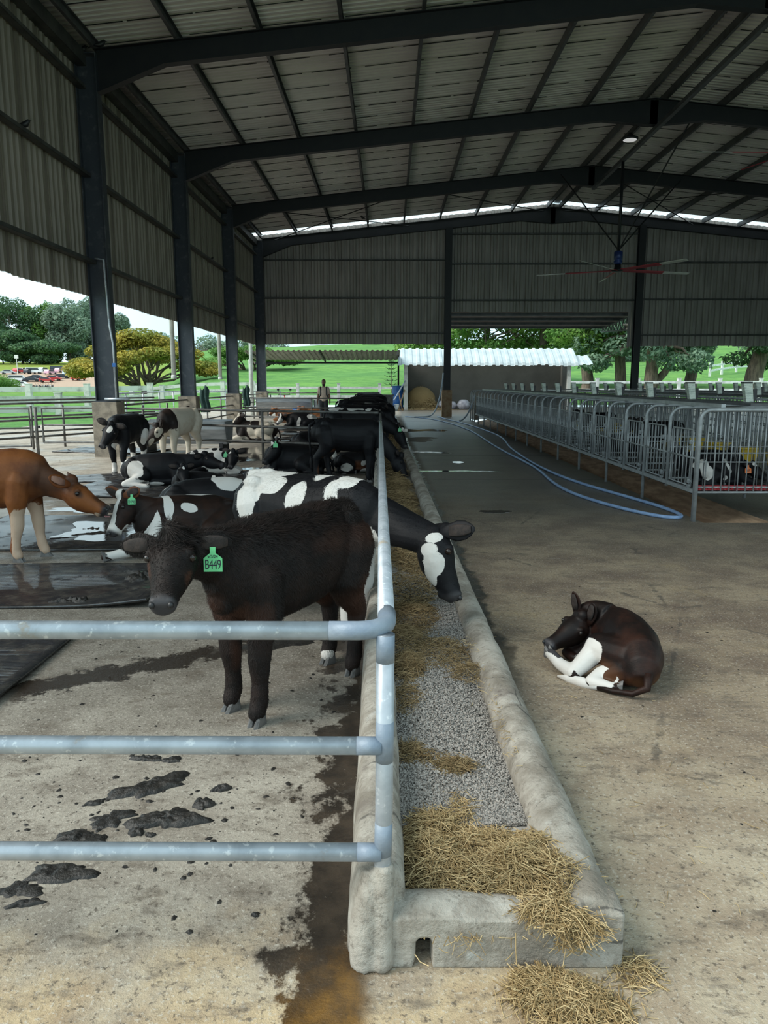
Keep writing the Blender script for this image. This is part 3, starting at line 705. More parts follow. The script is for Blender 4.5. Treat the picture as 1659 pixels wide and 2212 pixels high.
# ---- far street lamps in the car park
for i, (px, Y, lb) in enumerate(((49,215,'white street lamp standing in the field behind the cars'), (3,190,'street lamp with a flat head at the left edge'))):
    X0 = at(px, Y); root = thing('street_lamp', lb, 'street lamp', (X0, Y, G(X0,Y)), 0, 'street lamps'); m = MB(); m.tube([(0,0,0),(0,0,6.5)], .09, 6); obj('pole', m, MAT['white_paint'], root)
    m = MB(); m.cbox((0,0,6.9), (.9,.5,1.0) if i == 0 else (2.2,.6,.25)); obj('lamp_head', m, MAT['white_paint'], root)

# ---- cars
MAT['glass'] = simple('dark_car_glass', (.03,.04,.05), (.05,.06,.07), 3, .12, 0, 0)
MAT['tyre'] = simple('car_tyre', (.015,.015,.015), (.025,.025,.025), 5, .8, 0, 0)
CARC = {'white': (.82,.84,.86), 'silver': (.48,.51,.54), 'red': (.48,.05,.05), 'dark': (.035,.04,.055), 'pink': (.62,.36,.44), 'maroon': (.28,.04,.05), 'pale blue': (.5,.62,.70)}
CM = {k: simple(k.replace(' ','_')+'_car_paint', v, v, 3, .25, .1, 0) for k, v in CARC.items()}
def car_meshes(kind):
    L, Hh, W_ = {'hatch': (3.9,1.48,1.65), 'sedan': (4.4,1.42,1.7), 'van': (4.9,1.95,1.85)}[kind]
    if kind == 'sedan': body = [(-2.2,.35),(2.2,.35),(2.2,.72),(1.25,.88),(.55,1.38),(-.9,1.42),(-1.7,.98),(-2.2,.92)]; win = [(1.0,.92),(.5,1.32),(-.85,1.35),(-1.45,.98)]
    elif kind == 'hatch': body = [(-1.95,.35),(1.95,.35),(1.95,.75),(1.15,.92),(.45,1.44),(-1.4,1.48),(-1.85,1.0)]; win = [(.95,.95),(.4,1.37),(-1.3,1.4),(-1.6,1.0)]
    else: body = [(-2.45,.4),(2.45,.4),(2.45,.95),(1.9,1.15),(1.3,1.9),(-2.3,1.95),(-2.45,1.1)]; win = [(1.75,1.15),(1.2,1.8),(-2.1,1.82),(-2.2,1.15)]
    b = MB(); b.prism(body, -W_/2, W_/2); g = MB(); g.prism(win, -W_/2-.02, W_/2+.02); w = MB()
    wl = MB(); pts = [(0.31*math.cos(a), .31*math.sin(a)) for a in np.linspace(0, 6.283, 14, endpoint=False)]; wl.prism(pts, -.11, .11)
    return b.mesh('body'), g.mesh('window_band'), wl.mesh('wheel'), L, W_
CK = {k: car_meshes(k) for k in ('hatch','sedan','van')}
def car(kind, colour, label, px, Y, rz, group):
    b, g, w, L, W_ = CK[kind]; X0 = at(px, Y); root = thing('parked_car', label, 'car', (X0, Y, G(X0,Y)), rz, group)
    bb = b.copy(); link('body', bb, CM[colour], root); link('window_band', g, MAT['glass'], root)
    for sx in (-.31, .31):
        for sy in (-.5, .5): o = link('wheel', w, MAT['tyre'], root); o.location = (L*sx, sy*W_, .31)
rowA = [('hatch','white',58,203,.1),('van','white',48,208,.3),('sedan','dark',78,213,.2),('sedan','dark',90,214,.1),('hatch','red',110,216,.2),('hatch','red',126,216,.15),('sedan','dark',143,217,.2),('sedan','red',178,221,-.5),('sedan','silver',38,214,.2),('sedan','white',26,210,.2)]
rowB = [('sedan','silver',30,236,.2),('hatch','red',52,238,1.3),('hatch','white',62,236,1.4),('hatch','dark',75,238,1.3),('van','white',85,234,.15),('hatch','silver',105,238,1.4),('hatch','pink',119,235,1.3),('van','dark',137,242,.1),('hatch','pink',141,235,1.3),('hatch','pale blue',158,234,1.3),('van','dark',158,244,.2),('hatch','white',172,238,.9),('van','white',178,245,.2),('sedan','silver',195,236,.1),('sedan','silver',206,238,.2)]
cnt = {}
for row, rn in ((rowA,'near'), (rowB,'far')):
    for i, (k, c, px, Y, rz) in enumerate(sorted(row, key=lambda q: q[2])):
        Y = Y + (i % 3)*4.5 - (3 if rn == 'near' else 0)
        car(k, c, '%s %s car from the left in the %s row of the car park' % (ORD[i], {'dark':'dark blue'}.get(c, c), rn), px, Y, rz, 'cars in the %s row' % rn)
# ---- motorbikes
def motorbike_meshes():
    wh = MB(); n = 14
    for x in (-.62,.62):
        for k in range(n):
            a0, a1 = 6.283*k/n, 6.283*(k+1)/n; wh.bar((x+.27*math.cos(a0),0,.30+.27*math.sin(a0)), (x+.27*math.cos(a1),0,.30+.27*math.sin(a1)), .09, .07, (0,1,0))
    b = MB(); b.sweep([(-.75,0,.62),(-.45,0,.72),(-.1,0,.60),(.1,0,.40),(.35,0,.55),(.5,0,.85)], [.08,.13,.13,.12,.15,.1], [.06,.1,.1,.12,.16,.08], (0,0,1), 10)
    b.tube([(.62,0,.3),(.5,0,.7),(.42,0,1.0)], .035, 6); b.tube([(-.62,0,.3),(-.3,0,.45)], .04, 6)
    s = MB(); s.sweep([(-.8,0,.78),(-.4,0,.80),(0,0,.74)], [.08,.13,.1], [.03,.05,.03], (0,0,1), 8)
    h = MB(); h.tube([(.36,-.33,1.02),(.44,0,1.0),(.36,.33,1.02)], .018, 6); h.tube([(.40,-.28,1.03),(.42,-.33,1.25)], .01, 5); h.cbox((.41,-.34,1.28), (.02,.12,.07)); h.tube([(.40,.28,1.03),(.42,.33,1.25)], .01, 5); h.cbox((.41,.34,1.28), (.02,.12,.07))
    return [('wheels',wh.mesh('wheels'),'tyre'), ('body',b.mesh('body',True),None), ('seat',s.mesh('seat',True),'black'), ('handlebar',h.mesh('handlebar'),'black')]
MBK = motorbike_meshes()
def motorbike(label, x, y, z, rz, bodymat, group=None):
    root = thing('motorbike', label, 'motorbike', (x,y,z), rz, group)
    for nm, me, mt in MBK:
        if mt is None: me = me.copy()
        link(nm, me, MAT[mt] if mt else bodymat, root)
for i in range(7):
    px = 84+i*6.2; Y = 186+.8*(i % 3); motorbike('%s motorbike from the left in the row by the car park' % ORD[i], at(px,Y), Y, G(at(px,Y),Y), 1.1+.1*i, CM['silver' if i % 2 else 'dark'], 'motorbikes by the car park')
motorbike('red and black motorbike parked behind the far water trough', -5.6, 39.5, 0, R(-60), CM['red'])

# ---- white-roofed straw shed, grey lean-to and canopy behind the barn
shed = thing('straw_shed', 'open shed with white ribbed roof and grey rendered wall behind the barn', 'shed', (1,46,0))
pr = sheet_profile(.9, .45, .05)
for k in range(13):
    m = MB(); n = len(pr); x0 = -.45+k*.9; sag = .02*math.sin(k*1.7)
    st = [(-.35, 2.66-.03*(k % 3)+sag), (-.25, 2.78+sag), (.4, 3.2), (1.2, 3.62), (1.6, 3.70)]
    if k == 12: st = [(a, b-.12*i0) for i0, (a, b) in enumerate(st)]
    for yy, zz in st:
        for dx, h in pr: m.v.append((x0+dx, yy, zz+h))
    m.f = [(j*n+i, j*n+i+1, (j+1)*n+i+1, (j+1)*n+i) for j in range(len(st)-1) for i in range(n-1)]
    obj('roof_sheet', m, MAT['sheet_white'], shed)
m = MB(); m.box((-.08,-.12,0), (.14,.12,2.75)); obj('post', m, MAT['white_conc'], shed)
m = MB(); m.box((9.75,-.10,0), (9.95,.12,2.75)); obj('post', m, MAT['white_conc'], shed)
m = MB(); m.box((-.05,2.0,0), (9.95,2.2,3.1)); obj('back_wall', m, MAT['rendered'], shed)
m = MB(); m.box((-.05,.15,0), (.1,2.0,2.95)); m.box((9.8,.15,0), (9.95,2.0,2.95)); obj('side_wall', m, MAT['rendered'], shed)
lt = thing('grey_lean_to', 'old grey corrugated lean-to roof left of the white shed', 'shed roof', (-8.4,44,0))
pr2 = sheet_profile(.9, .3, .05)
for k in range(10):
    m = MB(); n = len(pr2)
    for yy, zz in ((0,3.44),(4.3,3.02)):
        for dx, h in pr2: m.v.append((k*.905+dx, yy, zz+h))
    m.f = [(i, i+1, n+i+1, n+i) for i in range(n-1)]; obj('roof_sheet', m, MAT['sheet_grey'], lt)
m = MB(); m.box((0,4.0,2.82), (9.3,4.12,2.93)); obj('beam', m, MAT['steel'], lt)
for x in (.4, 4.4):
    m = MB(); m.bar((x,0,3.38), (x,4.2,2.97), .08, .1); obj('rafter', m, MAT['steel'], lt)
for x in (.35, .62, 9.0):
    m = MB(); m.tube([(x,.1 if x < .5 else 4.05,0), (x,.1 if x < .5 else 4.05,2.95)], .06, 8); obj('post', m, MAT['white_paint'] if x < 8 else MAT['steel'], lt)
cn = thing('back_canopy', 'canopy roof projecting behind the middle bay of the back wall', 'canopy', (2.9,37.4,0))
m = MB(); m.add([(0,0,5.02),(9.2,0,5.02),(9.2,5.4,4.72),(0,5.4,4.72),(0,0,5.05),(9.2,0,5.05),(9.2,5.4,4.75),(0,5.4,4.75)], [(0,1,2,3),(7,6,5,4),(0,4,5,1),(2,6,7,3)]); obj('roof_sheet', m, MAT['sheet_grey'], cn)
for k in range(4):
    y = .5+k*1.6; z = 5.02-.3*y/5.4; m = MB(); m.box((.05,y,z-.14), (9.15,y+.06,z-.01)); obj('purlin', m, MAT['purlin'], cn)
for x in (.1, 8.9):
    m = MB(); m.bar((x,0,4.85),(x,5.3,4.58),.06,.06); m.bar((x,0,4.15),(x,5.3,4.42),.06,.06)
    for k in range(9):
        y = k*.6; a = (x,y,4.15+.27*y/5.3); b = (x,y+.3,4.85-.27*(y+.3)/5.3); c = (x,y+.6,4.15+.27*(y+.6)/5.3); m.bar(a,b,.035,.035); m.bar(b,c,.035,.035)
    obj('truss', m, MAT['purlin'], cn)
# ================================================================ FEED FENCE AND TROUGH
def TX(u, y): return u - .0125*(y-1.85)
PR = .0242
ff = thing('feed_fence', 'galvanised pipe fence along the feed trough with front rails and corner post', 'fence', (0,1.87,0))
def ffp(name, path, r, mat, n=20):
    m = MB(); m.tube([(x, y-1.87, z) for x, y, z in path], r, n); return obj(name, m, MAT[mat], ff, True)
cx = -.005
# top rail with the mitred elbow at the corner
arc = [(cx-.075+.075*math.sin(a)-.0, 1.87+.075-.075*math.cos(a), .966) for a in np.linspace(0, math.pi/2, 7)]
ffp('top_rail', [(-3.6,1.87,.966),(-.15,1.87,.966)], PR, 'galv')
ffp('elbow', [(-.155,1.87,.966)] + arc + [(cx,2.02,.966)], PR*1.03, 'galv_paint')
ffp('long_rail', [(TX(cx,y), y, .966) for y in (2.0,5.5,9,12.6)], PR, 'galv')
ffp('long_rail', [(TX(cx,y), y, .966) for y in (12.6,20,28,37)], PR, 'rail_old')
for z in (.645, .332):
    ffp('front_rail', [(-3.6,1.87,z),(-.075,1.87,z)], PR, 'galv'); ffp('rail_end', [(-.085,1.87,z),(-.02,1.87,z)], PR*1.015, 'galv_paint')
ffp('corner_post', [(-.022,1.875,.05),(-.012,1.875,.45),(cx-.003,1.875,.955)], PR, 'galv')
pxz = lambda z: float(np.interp(z, [.05,.45,.955], [-.022,-.012,cx-.003]))
for a, b in ((.88,.955), (.60,.715), (.325,.42)): ffp('paint_patch', [(pxz(a),1.875,a),(pxz((a+b)/2),1.875,(a+b)/2),(pxz(b),1.875,b)], PR*1.012, 'galv_paint')
for y in (7.6, 13.4, 19.2, 25, 30.8, 37): ffp('post', [(TX(cx-.02,y),y,.05),(TX(cx-.02,y),y,.95)], PR, 'rail_old', 12)

tr_ = thing('feed_trough', 'long low concrete feed trough with rounded kerbs beside the pipe fence', 'trough', (0,1.84,0))
def arcp(c, r, z, a0, a1, n): return [(c+r*math.cos(t), z+r*math.sin(t)*1.0) for t in np.linspace(a0, a1, n)]
def remesh(mb, voxel, it=5, fac=.5):
    me = mb.mesh('tmp'); o = bpy.data.objects.new('tmp', me); COL.objects.link(o)
    r = o.modifiers.new('r', 'REMESH'); r.mode = 'VOXEL'; r.voxel_size = voxel; r.use_smooth_shade = True
    s = o.modifiers.new('s', 'SMOOTH'); s.factor = fac; s.iterations = it
    dg = bpy.context.evaluated_depsgraph_get(); out = bpy.data.meshes.new_from_object(o.evaluated_get(dg)); bpy.data.objects.remove(o)
    out.polygons.foreach_set('use_smooth', [True]*len(out.polygons)); return out
LK = [(-.114,0),(-.112,.10),(-.104,.20),(-.088,.255),(-.05,.278),(.0,.280),(.026,.268),(.042,.238),(.048,.18),(.050,0)]
RK = [(.478,0),(.480,.06)] + arcp(.566,.085,.115, math.pi*.98, math.pi*.03, 10) + [(.650,.06),(.652,0)]
YN = 4.6
def wobble(me, amp, fq, seed):
    N_ = [tuple(x.vector) for x in me.vertex_normals]; P_ = [x.co.copy() for x in me.vertices]; O_ = []
    for p, n in zip(P_, N_):
        k = mnoise.noise(Vector((p.x*fq+seed, p.y*fq, p.z*fq)))*amp + mnoise.noise(Vector((p.x*fq*4, p.y*fq*4+seed, p.z*fq*4)))*amp*.35
        q = p + Vector(n)*k; O_ += [q.x, q.y, q.z if q.z > .004 else 0]
    me.vertices.foreach_set('co', O_)
def near_kerb(name, prof_, y0, extra=None, seed=1):
    m = MB(); ys = np.arange(y0, YN+.01, .2)
    n = len(prof_)
    for y in ys:
        for u, z in prof_: m.v.append((TX(u, y+1.84), float(y), z))
    for j in range(len(ys)-1):
        for i in range(n): i2 = (i+1) % n; m.f.append((j*n+i, j*n+i2, (j+1)*n+i2, (j+1)*n+i))
    m.f.append(tuple(range(n))); m.f.append(tuple(reversed(range((len(ys)-1)*n, len(ys)*n))))
    if extra: extra(m)
    me = remesh(m, .0095, 3); wobble(me, .006, 5, seed); me.update(); return link(name, me, MAT['trough'], tr_)
def left_extra(m):
    m.sweep([(-.062,.02,0),(-.064,.02,.10),(-.056,.03,.2),(-.045,.05,.27)], [.048,.046,.040,.03], [.05,.05,.045,.04], (0,1,0), 14)
    m.sweep([(-.018,.005,0),(-.017,.012,.12),(-.014,.02,.22),(-.012,.03,.30)], [.034,.032,.031,.028], [.04,.036,.034,.03], (0,1,0), 12)
near_kerb('left_kerb', LK, .05, left_extra, 3)
def right_extra(m):
    # end wall with an arched drain hole, and the rounded corner
    hx, hr, w0, w1 = .098, .025, .0, .655
    topz = lambda x: .150 + .006*math.sin(x*14) + (.015 if x > .55 else 0)
    low = [(w0,0),(hx-hr,0),(hx-hr,.070)] + [(hx-hr*math.cos(a), .070+hr*math.sin(a)) for a in np.linspace(0, math.pi, 9)][1:-1] + [(hx+hr,.070),(hx+hr,0),(w1,0)]
    m.prism(low + [(x, topz(x)) for x in np.linspace(w1, w0, 18)], .0, .125)
    C = [(x, .066, topz(x)-.03) for x in np.linspace(w0, w1-.05, 14)]; m.sweep(C, [.060]*14, [.050]*14, (0,0,1), 14)
    m.sweep([(.595,.062,.0),(.597,.062,.11),(.592,.075,.175)], [.060,.059,.050], [.062,.062,.055], (0,1,0), 16)
near_kerb('right_kerb', RK, .02, right_extra, 5)
YS = [YN-.02, 5.2, 6.5, 8.5, 11, 14, 18, 22, 27, 32, 35.3]
def far_kerb(name, prof_, seed):
    m = MB(); n = len(prof_)
    for y in YS:
        for u, z in prof_: m.v.append((TX(u, y+1.84), y, z))
    for j in range(len(YS)-1):
        for i in range(n): i2 = (i+1) % n; m.f.append((j*n+i, j*n+i2, (j+1)*n+i2, (j+1)*n+i))
    m.f.append(tuple(range(n))); m.f.append(tuple(reversed(range((len(YS)-1)*n, len(YS)*n))))
    obj(name, m, MAT['trough'], tr_, True)
far_kerb('left_kerb', LK, 1); far_kerb('right_kerb', RK, 2)
m = MB(); m.box((.066,.10,.004), (.13,.13,.10)); obj('drain_mouth', m, MAT['black'], tr_)
m = MB(); m.add([(TX(-.0,1.9),.1,.085),(TX(.53,1.9),.1,.085),(TX(.53,37),35.2,.085),(TX(0,37),35.2,.085)], [(0,1,2,3)]); obj('bed', m, MAT['bed'], tr_)
# concrete block at the far end of the first heap
# ---- feed: pellets and straw (uncountable)
def pellets(n, seed):
    g = np.random.default_rng(seed); y = 2.35 + 3.2*g.random(n)**1.6; u = .045 + .44*g.random(n)
    z = .105 + .022*np.sin(y*2.1+1)*np.sin(u*9) + .012*g.random(n); c = np.stack([u-.0125*(y-1.85), y, z], 1)
    ax = g.normal(size=(n,3)); ax[:,2] *= .6; ax /= np.linalg.norm(ax, axis=1, keepdims=True); s1 = np.cross(ax, np.array([.3,.5,.8])); s1 /= np.linalg.norm(s1, axis=1, keepdims=True); s2 = np.cross(ax, s1)
    L = .0036 + .0022*g.random(n)[:,None]; r = .0034 + .0012*g.random(n)[:,None]; P = []
    for e in (-1, 1):
        for k in range(5): a = 6.283*k/5; P.append(c + ax*L*e + (s1*math.cos(a)+s2*math.sin(a))*r)
    P = np.stack(P, 1).reshape(-1, 3); b = (np.arange(n)*10)[:,None]
    q = np.concatenate([np.stack([b[:,0]+k, b[:,0]+(k+1)%5, b[:,0]+5+(k+1)%5, b[:,0]+5+k], 1) for k in range(5)] + [np.stack([b[:,0], b[:,0]+1, b[:,0]+2, b[:,0]+3], 1), np.stack([b[:,0]+5, b[:,0]+8, b[:,0]+7, b[:,0]+6], 1)])
    return big_mesh('pellets', P, q)
o = link('feed_pellets', pellets(34000, 1), MAT['pellet']); tag(o, 'layer of small grey feed pellets in the near part of the trough', 'animal feed', kind='stuff')
# bed of fines the pellets lie in
m = MB(); nu, ny = 8, 40
for j in range(ny):
    for i in range(nu): u = .04+.46*i/(nu-1); y = 2.2+4.2*j/(ny-1); m.v.append((TX(u,y), y, .100+.022*math.sin(y*2.1+1)*math.sin(u*9)))
m.f = [(j*nu+i, j*nu+i+1, (j+1)*nu+i+1, (j+1)*nu+i) for j in range(ny-1) for i in range(nu-1)]
o = obj('feed_dust', m, MAT['pellet'], None, True); tag(o, 'grey crushed feed dust under the pellets in the trough', 'animal feed', kind='stuff')

def straw(name, label, blobs, n, seed, mat, lmin=.03, lmax=.11, r=.0011, up=.35):
    """blobs: (cx, cy, z0, rx, ry, height); strands lie criss-cross in low domes"""
    g = np.random.default_rng(seed); B = np.array(blobs, float); w = B[:,3]*B[:,4]*(.4+B[:,5]/B[:,5].max()); k = g.choice(len(B), n, p=w/w.sum()); b = B[k]
    rr = np.sqrt(g.random(n))*(1+.10*g.normal(size=n)); rr = np.where(g.random(n) < .18, rr*(1+.55*g.random(n)), rr); rr = rr*(1+.22*np.sin(5*g.random(n)*0+7*b[:,0]*40)); a = 6.283*g.random(n); lx, ly = rr*np.cos(a), rr*np.sin(a)
    dome = np.clip(1-rr*rr, 0, 1); z = b[:,2] + b[:,5]*dome*(.55+.45*g.random(n)) + .004
    c = np.stack([b[:,0]+lx*b[:,3], b[:,1]+ly*b[:,4], z], 1)
    yaw = 6.283*g.random(n); d = np.stack([np.cos(yaw), np.sin(yaw), up*g.normal(size=n)*.6], 1); d[:,2] -= .35*rr*(lx*np.cos(yaw)+ly*np.sin(yaw))*(b[:,5]/np.maximum(b[:,3],.02)); d /= np.linalg.norm(d, axis=1, keepdims=True)
    L = (lmin+(lmax-lmin)*g.random(n)**1.5)[:,None]; s = np.cross(d, np.array([0,0,1.])); s /= np.linalg.norm(s, axis=1, keepdims=True)+1e-9; u = np.cross(s, d); bend = u*(g.normal(size=n)*.12)[:,None]*L
    R_ = r*(.6+.9*g.random(n))[:,None]; P = []
    for t, off in ((-.5, 0), (0, 1), (.5, 0)):
        cc = c + d*L*t + bend*off; cc[:,2] = np.maximum(cc[:,2], b[:,2]+.002)
        P += [cc - s*R_, cc + s*R_, cc + u*R_*1.3]
    P = np.stack(P, 1).reshape(-1, 3); o9 = (np.arange(n)*9); F = []
    for q in (0, 3):
        for i, j in ((0,1),(1,2),(2,0)): F.append(np.stack([o9+q+i, o9+q+j, o9+q+3+j, o9+q+3+i], 1))
    sm = big_mesh(name, P, np.concatenate(F)); at_ = sm.attributes.new('rnd', 'FLOAT', 'POINT'); at_.data.foreach_set('value', np.repeat(g.random(n), 9).astype(np.float32)); o = link(name, sm, MAT[mat]); tag(o, label, 'hay', 'straw and hay', 'stuff'); return o
def T3(u, y, z, rx, ry, h): return (TX(u,y), y, z, rx, ry, h)
straw('straw_heap', 'golden straw heap filling the near end of the feed trough', [T3(.14,2.12,.09,.12,.20,.10), T3(.25,2.02,.09,.16,.15,.10), T3(.40,2.05,.10,.14,.16,.12), T3(.50,1.99,.15,.10,.13,.07), T3(.16,2.32,.09,.11,.13,.06), T3(.33,2.22,.09,.15,.12,.06), T3(.48,2.14,.14,.08,.10,.06)], 9500, 21, 'straw')
straw('straw_heap', 'straw tuft hanging over the front edge of the trough corner', [(.46,1.87,.15,.09,.06,.03), (.52,1.84,.12,.06,.03,.04), (.50,1.83,.07,.035,.012,.05)], 900, 22, 'straw', .04, .12)
straw('straw_heap', 'loose straw pile on the floor in front of the trough corner', [(.44,1.74,.0,.13,.07,.035), (.50,1.69,.0,.10,.06,.03), (.40,1.78,.0,.08,.04,.03), (.68,1.82,0,.05,.05,.008)], 2600, 23, 'straw', .03, .10)
straw('straw_heap', 'small straw tuft lying on the pellets near the left kerb', [T3(.13,2.80,.115,.09,.05,.025), T3(.10,2.86,.115,.06,.06,.02)], 600, 24, 'straw_dull')
straw('straw_heap', 'small straw tuft lying in the middle of the pellets', [T3(.27,2.73,.115,.07,.05,.02)], 420, 25, 'straw_dull')
straw('straw_heap', 'thin wisp of straw on the pellets before the near heap', [T3(.26,2.42,.112,.035,.09,.015)], 160, 26, 'straw')
straw('straw_heap', 'hay heap along the left kerb beside the feeding black and white heifer', [T3(.11,3.35,.10,.09,.24,.06), T3(.13,3.75,.10,.11,.28,.07), T3(.12,4.2,.10,.13,.3,.07), T3(.33,4.0,.11,.16,.26,.03), T3(.45,3.68,.12,.09,.10,.05), T3(.2,4.7,.10,.18,.3,.06)], 5200, 27, 'straw_dull', .03, .12)
straw('straw_heap', 'long heap of brown hay in the trough beyond the heifer head', [T3(.25,5.4,.10,.20,.5,.05), T3(.25,6.3,.10,.2,.6,.08), T3(.24,7.3,.10,.2,.6,.10), T3(.22,8.4,.10,.2,.7,.10), T3(.24,9.6,.1,.2,.8,.10), T3(.24,11,.1,.2,.9,.10)], 7500, 28, 'straw_dull', .05, .2, .002)
straw('straw_heap', 'far hay in the trough under the row of feeding heads', [T3(.24,12.6+1.7*k,.1,.2,1.0,.10) for k in range(13)], 4500, 29, 'straw_dull', .08, .3, .004)
straw('straw_bits', 'thin scattered straw stalks on the alley floor beside the trough', [(1.1,2.4,0,.5,.9,.002), (1.0,4.6,0,.5,1.2,.002), (1.6,3.2,0,.9,1.2,.002)], 240, 34, 'straw', .015, .06, .0008, .02)
straw('straw_bits', 'bits of hay dropped on the outer trough kerb', [T3(.50,3.6,.17,.06,.5,.01), T3(.50,2.9,.17,.05,.4,.01)], 120, 35, 'straw', .02, .07, .001, .1)
# hay heap inside the shed
hp = MB(); 
for j in range(15):
    for i in range(24):
        z = j/14; a = 6.283*i/24; r = (1.0-.1*z)*math.sqrt(max(0,1-z**3.2))*(1+.10*mnoise.noise(Vector((math.cos(a)*2,math.sin(a)*2,z*4)))); hp.v.append((.98*r*math.cos(a), .75*r*math.sin(a), 1.42*z))
hp.f = [(j*24+i, j*24+(i+1)%24, (j+1)*24+(i+1)%24, (j+1)*24+i) for j in range(14) for i in range(24)]
o = obj('hay_pile', hp, MAT['straw'], None, True); o.location = (1.98, 47.0, 0); tag(o, 'rounded heap of brown hay inside the white-roofed shed', 'hay', kind='stuff')
straw('straw_heap', 'loose tousled hay covering the heap inside the shed', [(1.98,47.0,0,.98,.78,1.45), (2.25,46.7,0,.9,.6,.9), (1.8,46.6,0,.6,.5,.7)], 6500, 30, 'straw', .15, .45, .008, .6)
straw('straw_heap', 'scattered hay at the foot of the heap in the shed', [(2.2,46.3,0,1.6,.5,.06)], 700, 31, 'straw_dull', .1, .4, .006)

# ================================================================ CROSS FENCES AND GATES
def rail_fence(label, a, b, zs, posts, r=.027, mat='rail_old', group='inner pen fences', name='pen_fence', zt=1.06, n=8):
    root = thing(name, label, 'fence', (a[0],a[1],0), 0, group); d = Vector((b[0]-a[0], b[1]-a[1], 0))
    for z in zs: m = MB(); m.tube([(0,0,z), tuple(d*.5+Vector((0,0,z))), tuple(d+Vector((0,0,z)))], r, n); obj('rail', m, MAT[mat], root, True)
    for t in posts: m = MB(); p = d*t; m.tube([(p.x,p.y,0),(p.x,p.y,zt)], r*1.05, n); obj('post', m, MAT[mat], root, True)
    return root
rail_fence('dark cross fence of three rails between the nearest column and the feed rail', (-5.85,16.75), (-.2,14.3), (1.05,.73,.42), (.58,))
rail_fence('second dark cross fence of three rails in the middle of the pen row', (-5.85,30.3), (-.36,28.4), (1.03,.66,.3), (.52,.97))
rail_fence('farthest cross fence of pipe rails at the end of the pen row', (-5.9,37.1), (-.45,37.1), (1.14,.7,.3), (.02,.5,.98))
rail_fence('pipe fence closing the side between the first and second column', (-6.2,16.9), (-6.2,23.3), (1.1,.75,.4), (.33,.66))
rail_fence('pipe fence closing the side between the second and third column', (-6.2,23.7), (-6.2,30.1), (1.1,.75,.4), (.33,.66))
rail_fence('pipe fence closing the side between the third and last column', (-6.2,30.5), (-6.2,36.9), (1.1,.75,.4), (.33,.66))
rail_fence('outer pipe fence slanting from the second column toward the left edge', (-6.4,22.6), (-13.2,10.5), (1.12,.72,.30), (.15,.28,.345,.5,.7,.9), group='outer pipe fences')
rail_fence('outer pipe fence running parallel behind the slanting one', (-7.6,24.5), (-15.5,10.8), (1.15,.7,.28), (.15,.35,.55,.8), group='outer pipe fences')
rail_fence('outer yard pipe fence beyond the second and third columns', (-9.4,25), (-9.4,37), (1.25,.85,.45), (0,.17,.33,.5,.67,.83,1), group='outer pipe fences', zt=1.25, mat='galv')
rail_fence('outer yard pipe fence crossing behind the fourth column', (-9.4,37), (-5.8,40.5), (1.2,.8,.4), (0,.33,.66,1), group='outer pipe fences', zt=1.2, mat='galv')
def gate(label, a, b, z0, z1, zs, posts=True, mat='rail_old'):
    root = thing('yard_gate', label, 'gate', (a[0],a[1],0), 0, 'tubular yard gates'); d = Vector((b[0]-a[0], b[1]-a[1], 0)); m = MB(); r = .024
    m.tube([(0,0,z0),(0,0,z1),tuple(d+Vector((0,0,z1))),tuple(d+Vector((0,0,z0))),(0,0,z0)], r, 8); obj('frame', m, MAT[mat], root)
    for z in zs: m = MB(); m.tube([(0,0,z), tuple(d+Vector((0,0,z)))], r*.9, 8); obj('bar', m, MAT[mat], root, True)
    return root
gate('tubular gate at the left edge between two posts', (-9.1,16.4), (-7.95,16.65), .22, 1.05, (.62,))
gate('tubular gate between the left post and the nearest column', (-7.68,16.68), (-6.5,16.72), .30, 1.06, (.68,))
for x, y, lb in ((-9.25,16.35,'dark gate post at the left edge'), (-7.82,16.67,'dark gate post between the two tubular gates')):
    root = thing('gate_post', lb, 'post', (x,y,0), 0, 'gate posts'); m = MB(); m.tube([(0,0,0),(0,0,1.08)], .034, 10); obj('pole', m, MAT['rail_old'], root, True); m = MB(); m.lathe([(.036,1.06),(.036,1.085),(.02,1.09)], n=10); obj('cap', m, MAT['rail_old'], root)
    m = MB(); m.cbox((.05,0,.65), (.05,.05,.05)); obj('hinge', m, MAT['steel'], root)
# dark nets hanging on the columns
for x, y, lb in ((-5.82,23.28,'dark green net hanging beside the second column'), (-5.82,30.08,'dark green net hanging beside the third column')):
    m = MB(); nx, nz = 9, 10
    for j in range(nz):
        for i in range(nx): m.v.append((x+.02+.28*i/(nx-1)+.02*math.sin(j*.9), y+.05*math.sin(i*1.7+j*.3), .72+.75*j/(nz-1)*(1-.1*math.sin(i))))
    m.f = [(j*nx+i, j*nx+i+1, (j+1)*nx+i+1, (j+1)*nx+i) for j in range(nz-1) for i in range(nx-1)]
    o = obj('hanging_net', m, simple('dark_green_net', (.02,.05,.045), (.035,.075,.065), 20, .9, 0, .4), None, True); sol = o.modifiers.new('s','SOLIDIFY'); sol.thickness = .012; tag(o, lb, 'net', 'nets on the columns')

